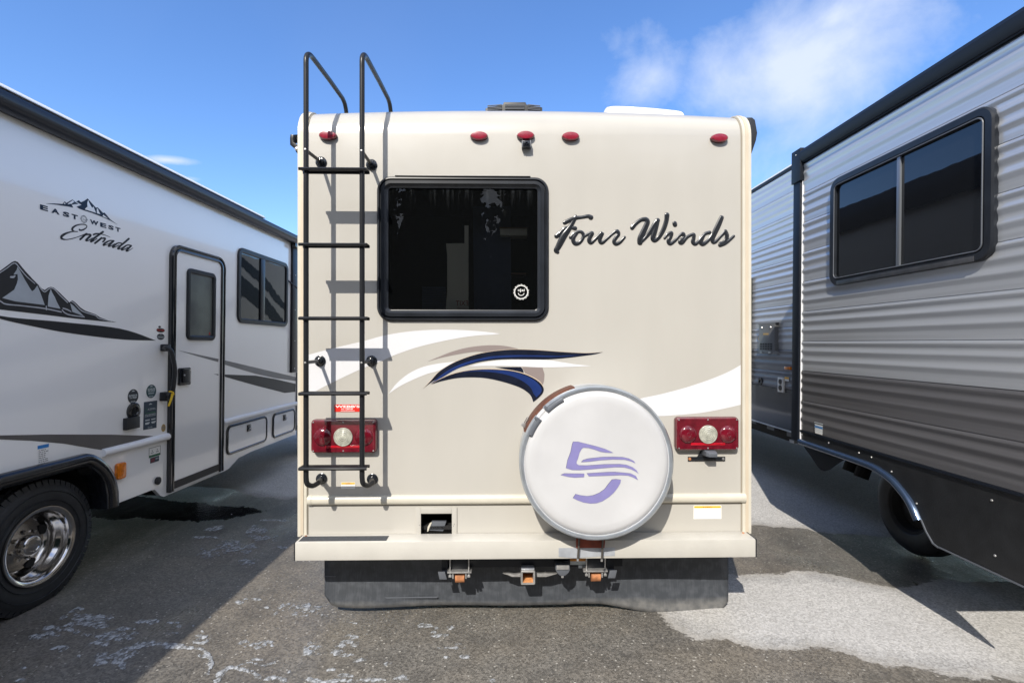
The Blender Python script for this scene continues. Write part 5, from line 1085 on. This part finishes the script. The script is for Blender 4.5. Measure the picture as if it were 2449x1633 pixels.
def asphalt():
    m = bpy.data.materials.new('asphalt'); m.use_nodes = True; nt = m.node_tree; N = nt.nodes; L = nt.links; p = N['Principled BSDF']
    tc = N.new('ShaderNodeTexCoord')
    def noise(s, det=4, rough=.5, st=None):
        n = N.new('ShaderNodeTexNoise'); n.inputs['Scale'].default_value = s; n.inputs['Detail'].default_value = det; n.inputs['Roughness'].default_value = rough
        if st: mp = N.new('ShaderNodeMapping'); mp.inputs['Scale'].default_value = st; L.new(tc.outputs['Object'], mp.inputs[0]); L.new(mp.outputs[0], n.inputs[0])
        else: L.new(tc.outputs['Object'], n.inputs[0])
        return n.outputs[0]
    def mr(v, a, b, c=0, d=1, smooth=False):
        n = N.new('ShaderNodeMapRange'); L.new(v, n.inputs[0]); n.inputs[1].default_value = a; n.inputs[2].default_value = b; n.inputs[3].default_value = c; n.inputs[4].default_value = d
        if smooth: n.interpolation_type = 'SMOOTHSTEP'
        return n.outputs[0]
    def ma(op, a, b, clamp=False):
        n = N.new('ShaderNodeMath'); n.operation = op; n.use_clamp = clamp
        for i, v in enumerate((a, b)):
            if isinstance(v, (int, float)): n.inputs[i].default_value = v
            else: L.new(v, n.inputs[i])
        return n.outputs[0]
    def mix(f, a, b, bt='MIX'):
        n = N.new('ShaderNodeMix'); n.data_type = 'RGBA'; n.blend_type = bt
        for i, v in ((0, f), (6, a), (7, b)):
            if isinstance(v, (int, float)): n.inputs[i].default_value = v
            elif isinstance(v, tuple): n.inputs[i].default_value = (*v, 1)
            else: L.new(v, n.inputs[i])
        return n.outputs[2]
    a1 = N.new('ShaderNodeAttribute'); a1.attribute_name = 'dry'; a2 = N.new('ShaderNodeAttribute'); a2.attribute_name = 'puddle'
    edge = ma('MULTIPLY', ma('SUBTRACT', noise(22, 6, .65), .5), .11)
    edge = ma('ADD', edge, ma('MULTIPLY', ma('SUBTRACT', noise(4, 4), .5), .12))
    dryv = ma('ADD', a1.outputs['Fac'], edge); dryf = mr(dryv, -.006, .010, smooth=True)
    rim = ma('SUBTRACT', mr(dryv, -.01, .01), mr(dryv, .01, .07))
    pudf = mr(ma('ADD', a2.outputs['Fac'], ma('MULTIPLY', edge, 1.6)), -.02, .02, smooth=True)
    big = noise(.9, 5, .55); med = noise(3.5, 6, .6); streak = noise(2.2, 5, .6, (1, .35, 1))
    v = N.new('ShaderNodeTexVoronoi'); v.inputs['Scale'].default_value = 105; v.inputs['Randomness'].default_value = 1; L.new(tc.outputs['Object'], v.inputs[0])
    sx = N.new('ShaderNodeSeparateColor'); L.new(v.outputs['Color'], sx.inputs[0])
    grain = noise(160, 3, .7)
    st = ma('ADD', ma('MULTIPLY', sx.outputs[0], .55), ma('MULTIPLY', grain, .75))     # each stone its own shade
    stone = mr(st, .25, 1.0)
    v2 = N.new('ShaderNodeTexVoronoi'); v2.inputs['Scale'].default_value = 42; L.new(tc.outputs['Object'], v2.inputs[0]); s2 = N.new('ShaderNodeSeparateColor'); L.new(v2.outputs['Color'], s2.inputs[0])
    speck = ma('MULTIPLY', mr(v2.outputs['Distance'], .26, .16), ma('GREATER_THAN', s2.outputs[1], .80))
    wet = mix(stone, (.056, .053, .049), (.225, .210, .188))
    wet = mix(mr(big, .42, .62), wet, mix(stone, (.078, .068, .055), (.255, .225, .185)))
    wet = mix(ma('MULTIPLY', mr(med, .45, .75), .55), wet, (.055, .052, .050))
    dryc = mix(stone, (.28, .274, .265), (.62, .61, .60))
    dryc = mix(ma('MULTIPLY', mr(med, .4, .7), .3), dryc, (.34, .33, .32))
    dryc = mix(ma('MULTIPLY', rim, .35, True), dryc, (.5,.46,.40))
    damp = mr(ma('ADD', dryv, ma('MULTIPLY', ma('SUBTRACT', med, .5), .5)), .0, .16, .72, 1.0)
    dmix = N.new('ShaderNodeMix'); dmix.data_type = 'RGBA'; dmix.blend_type = 'MULTIPLY'; dmix.inputs[0].default_value = 1; L.new(dryc, dmix.inputs[6]); cc_ = N.new('ShaderNodeCombineColor'); [L.new(damp, cc_.inputs[k]) for k in range(3)]; L.new(cc_.outputs[0], dmix.inputs[7])
    wet = mix(mr(noise(1.6, 5, .6, (1, .5, 1)), .54, .64, 0, .55), wet, mix(stone, (.024, .023, .022), (.12, .112, .10)))
    c = mix(dryf, wet, dmix.outputs[2])
    c = mix(ma('MULTIPLY', speck, .75), c, (.48, .46, .42))
    c = mix(mr(ma('ADD', a2.outputs['Fac'], ma('MULTIPLY', edge, 2.5)), -.55, .02, 0, .72, True), c, mix(stone, (.016, .016, .017), (.06, .058, .056)))
    c = mix(pudf, c, (.008, .008, .009))
    L.new(c, p.inputs['Base Color'])
    ro = ma('ADD', ma('MULTIPLY', dryf, .44), .44); ro = ma('SUBTRACT', ro, ma('MULTIPLY', mr(streak, .50, .64), .20)); ro = ma('MINIMUM', ro, mr(pudf, 0, 1, 1, .06)); L.new(ro, p.inputs['Roughness'])
    hb = ma('ADD', ma('MULTIPLY', stone, .0014), ma('MULTIPLY', grain, .0008)); hb = ma('MULTIPLY', hb, mr(pudf, 0, 1, 1, .12))
    rip = ma('MULTIPLY', ma('MULTIPLY', noise(14, 3, .5, (1, 2.2, 1)), pudf), .0016)
    b = N.new('ShaderNodeBump'); b.inputs['Strength'].default_value = .85; b.inputs['Distance'].default_value = 1; L.new(ma('ADD', hb, rip), b.inputs['Height']); L.new(b.outputs[0], p.inputs['Normal'])
    p.inputs['Specular IOR Level'].default_value = .45
    return m
me.materials.append(asphalt())
# ------------------------------------------------------------------ soap suds left on the wet asphalt
def vnoise(x, y, s, seed):
    r = np.random.RandomState(seed); T = r.rand(256, 256); x = x*s; y = y*s; xi = np.floor(x).astype(int); yi = np.floor(y).astype(int); fx = x-xi; fy = y-yi; fx = fx*fx*(3-2*fx); fy = fy*fy*(3-2*fy)
    g = lambda a, b: T[a % 256, b % 256]
    return (g(xi, yi)*(1-fx)+g(xi+1, yi)*fx)*(1-fy)+(g(xi, yi+1)*(1-fx)+g(xi+1, yi+1)*fx)*fy
def suds():
    h = .0055; gx = np.arange(-2.6, 1.4, h); gy_ = np.arange(2.25, 5.0, h*1.35); A, B = np.meshgrid(gx, gy_)
    PX = CX+A/B*FOC; PY = HY+EYE*FOC/B; mk = np.full(A.shape, -1.0)
    K = 2.352; Bl = []
    def el(x, y, rx_, ry_, s=1.0, hole=0): Bl.append((x/K, 1200+y/K, rx_/K, ry_/K, s, hole))
    def path(P, r):
        Q = cr(P, 5)
        for x, y in Q: el(x, y, r, r*.62, .9)
    path([(545,905),(600,880),(660,858),(720,832),(790,806),(870,800),(940,808),(1035,815)], 26); path([(545,905),(600,905),(655,902)], 16); path([(640,865),(690,900),(690,930)], 26); path([(700,880),(760,850)], 20)
    path([(1060,822),(1130,828),(1165,860),(1188,905),(1165,965)], 15); path([(1130,870),(1180,875)], 16)
    path([(1212,1012),(1240,965),(1285,935),(1340,940),(1400,955),(1450,990)], 20); path([(1500,1000),(1545,990),(1590,1005)], 20); path([(1740,1000),(1800,1012),(1900,1010)], 18); path([(1330,925),(1400,905),(1470,920),(1540,905)], 9)
    path([(730,935),(790,950)], 7)
    for q in ((1130,782,44,22,1,1),(1378,800,34,20,1,1),(1440,808,44,22,1,1),(1505,802,34,20,1,1),(1750,832,48,34,1,1),(300,722,52,32,1,1),(150,712,50,22,1,1),(150,668,60,14,.8),(400,722,48,18,.9),(500,652,150,20,.7),(640,758,95,26,1),(560,800,60,14,.8),(415,606,62,13,1),(380,650,18,40,.4),(812,676,70,14,1),(880,672,30,10,.7),(700,716,46,12,.8),(480,686,120,14,.6),(565,698,60,12,.7),(515,745,55,10,.7),(760,738,30,14,.7),(120,755,40,14,.7),(210,760,60,14,.7),(55,700,12,40,.6),(340,826,40,14,.5),(205,812,20,8,.6),(590,862,55,18,.8),(560,880,30,40,.6),(440,870,10,8,.8),(130,935,16,5,.8),(120,1003,60,8,.6),
        (1257,72,44,9,.8),(1150,152,110,14,.7),(1140,200,90,7,.8),(1320,255,90,36,.62),(1440,158,55,20,.7),(1405,252,46,12,.9),(1580,257,36,10,.8),(1400,338,40,16,.5),(1480,205,90,16,.45),(1550,105,90,5,.7),(980,128,70,10,.5),(1075,118,12,7,.8),(1190,290,60,22,.45),
        (1345,566,26,9,1),(1440,548,30,9,1),(1382,546,14,6,1),(1502,595,18,6,1),(1590,612,12,5,.8),(965,741,48,9,.8),(1000,700,20,7,.8),(980,680,40,5,.6),(1178,648,8,5,1),(1085,698,8,7,1),(1125,755,34,8,.8),(1135,730,8,6,1),(1720,610,120,30,.38),(1830,640,16,6,.8),(1680,595,30,10,.6),
        (1950,802,60,20,.9,1),(1905,842,40,10,.7),(1995,895,16,8,1),(1865,945,34,10,.9),(2190,911,34,9,1),(1960,760,60,12,.6),(1985,682,24,7,.9),(1925,862,50,10,.7),(1940,980,40,9,.9),(2255,990,46,16,.9),(2100,1003,70,10,.8),(1440,888,40,6,.8),(2035,890,20,6,.7),(2060,745,10,5,.9),(1620,955,14,7,.8),(1920,1008,80,12,.8)): el(*q)
    KR = 1.6232
    for x, y, rx_, ry_, s in ((80,356,34,6,.8),(60,345,14,5,.9),(130,405,44,5,.8),(150,391,30,5,.8),(178,438,20,7,1),(125,328,18,5,.8),(110,440,12,5,.8),(285,536,14,9,.9),(30,320,40,9,.5),(1530,22,34,5,.7),(1450,20,60,6,.5),(1640,30,50,5,.5),(1580,40,60,5,.5)): Bl.append((1000+x/KR, 1300+y/KR, rx_/KR, ry_/KR, s, 0))
    for cx_, cy_, rx_, ry_, s, ho in Bl:
        sel = (abs(PX-cx_) < rx_*1.7) & (abs(PY-cy_) < ry_*1.7)
        if not sel.any(): continue
        d = np.sqrt(((PX[sel]-cx_)/rx_)**2+((PY[sel]-cy_)/ry_)**2)
        val = s*(1.15-d)
        if ho: val = np.minimum(val, s*(d*1.5-.30)+.15*0)
        mk[sel] = np.maximum(mk[sel], val)
    n = vnoise(A, B*1.0, 26, 1)*.5+vnoise(A, B, 60, 2)*.3+vnoise(A, B, 120, 3)*.2
    hol = vnoise(A, B, 45, 5)*.6+vnoise(A, B, 95, 6)*.4
    f = mk*.9+(n-.52)*1.3-np.where(hol > .64, .45, 0)
    on = f > -.02
    fpad = np.pad(f, ((0, 1), (0, 1)), mode='edge'); dens = []
    idx = -np.ones((A.shape[0]+1, A.shape[1]+1), int); vs = []; fs = []
    jj, kk = np.nonzero(on); jit = np.random.RandomState(3).rand(A.shape[0]+1, A.shape[1]+1, 2)-.5
    for j, k in zip(jj, kk):
        q = []
        for dj, dk in ((0, 0), (0, 1), (1, 1), (1, 0)):
            J, K_ = j+dj, k+dk
            if idx[J, K_] < 0:
                idx[J, K_] = len(vs); dens.append(float(fpad[J, K_])); edge_ = min(on[max(J-1, 0), max(K_-1, 0)], on[max(J-1, 0), min(K_, on.shape[1]-1)], on[min(J, on.shape[0]-1), max(K_-1, 0)], on[min(J, on.shape[0]-1), min(K_, on.shape[1]-1)])
                vs.append((gx[0]+K_*h+jit[J, K_, 0]*h*.7, gy_[0]+J*h*1.35+jit[J, K_, 1]*h*.8, .0015+(.0035+.002*jit[J, K_, 0] if edge_ else 0)))
            q.append(idx[J, K_])
        fs.append(q)
    mb = MB(); mb.v = vs; mb.f = fs
    fm_ = bpy.data.materials.new('soap_suds'); fm_.use_nodes = True; N = fm_.node_tree.nodes; L = fm_.node_tree.links; p = N['Principled BSDF']
    tc = N.new('ShaderNodeTexCoord'); n1 = N.new('ShaderNodeTexNoise'); n1.inputs['Scale'].default_value = 70; n1.inputs['Detail'].default_value = 4; L.new(tc.outputs['Object'], n1.inputs[0])
    mx = N.new('ShaderNodeMix'); mx.data_type = 'RGBA'; mx.inputs[6].default_value = (.16, .165, .17, 1); mx.inputs[7].default_value = (.44, .46, .49, 1)
    r = N.new('ShaderNodeMapRange'); r.inputs[1].default_value = .36; r.inputs[2].default_value = .58; L.new(n1.outputs[0], r.inputs[0]); L.new(r.outputs[0], mx.inputs[0]); L.new(mx.outputs[2], p.inputs['Base Color'])
    p.inputs['Roughness'].default_value = .35
    at_n = N.new('ShaderNodeAttribute'); at_n.attribute_name = 'suds_cover'; am = N.new('ShaderNodeMapRange'); am.interpolation_type = 'SMOOTHSTEP'; am.inputs[1].default_value = -.02; am.inputs[2].default_value = .20; am.inputs[4].default_value = .92; L.new(at_n.outputs['Fac'], am.inputs[0]); n5 = N.new('ShaderNodeTexNoise'); n5.inputs['Scale'].default_value = 34; n5.inputs['Detail'].default_value = 5; L.new(tc.outputs['Object'], n5.inputs[0]); r5 = N.new('ShaderNodeMapRange'); r5.inputs[1].default_value = .36; r5.inputs[2].default_value = .56; r5.inputs[3].default_value = .15; L.new(n5.outputs[0], r5.inputs[0]); m5 = N.new('ShaderNodeMath'); m5.operation = 'MULTIPLY'; L.new(am.outputs[0], m5.inputs[0]); L.new(r5.outputs[0], m5.inputs[1]); L.new(m5.outputs[0], p.inputs['Alpha'])
    o = mb.build('soap_suds', fm_, smooth=70, recalc=False, kind='stuff'); da = o.data.attributes.new('suds_cover', 'FLOAT', 'POINT'); da.data.foreach_set('value', dens); o['label'] = 'whitish soap suds drying in patches on the wet asphalt'; o['category'] = 'soap suds'
suds()

# ------------------------------------------------------------------ wood behind the photographer (it shows, dark, in the rear window)
def trees():
    rnd = random.Random(11); green = mat('evergreen_leaves', (.014, .022, .011), .8, spec=.1, var=.5, vscale=2)
    mb = MB()
    for i in range(16):
        x0 = -22+i*2.9+rnd.uniform(-.6, .6); y0 = -15+rnd.uniform(-1, 1); hgt = rnd.uniform(10.2, 12.5); w_ = rnd.uniform(3.0, 3.6)
        for k in range(9):
            z0 = k*hgt*.1; r0 = w_*(1-.085*k)*.9; r1 = w_*(1-.085*(k+1))*.9
            lo = [[(x0+r*(1+.15*math.sin(t*2.3+k+i))*math.cos(t*math.pi/6), y0+r*math.sin(t*math.pi/6), z) for t in range(12)] for r, z in ((r0, z0), (r1*.9, z0+hgt*.12))]
            mb.loft(lo, False, True)
        for k in range(700):
            u = rnd.random()**.8; z = .2+u*(hgt-.2); rad = w_*(1-.7*u)*(.8+.4*rnd.random())*(1+.2*math.sin(z*2.1+i)); an = rnd.uniform(0, 2*math.pi)
            c = Vector((x0+rad*math.cos(an), y0+rad*math.sin(an), z)); a = Vector((rnd.uniform(-1, 1), rnd.uniform(-1, 1), rnd.uniform(-1, 1))).normalized(); b = a.orthogonal().normalized(); s = rnd.uniform(.15, .35)
            mb.add([c+a*s, c+b*s*.6, c-a*s, c-b*s*.6], [(0, 1, 2, 3)])
    o = mb.build('wood', green, recalc=False, kind='stuff'); o['label'] = 'dark wood of evergreen trees behind the photographer, mirrored in the rear window'; o['category'] = 'trees'
trees()
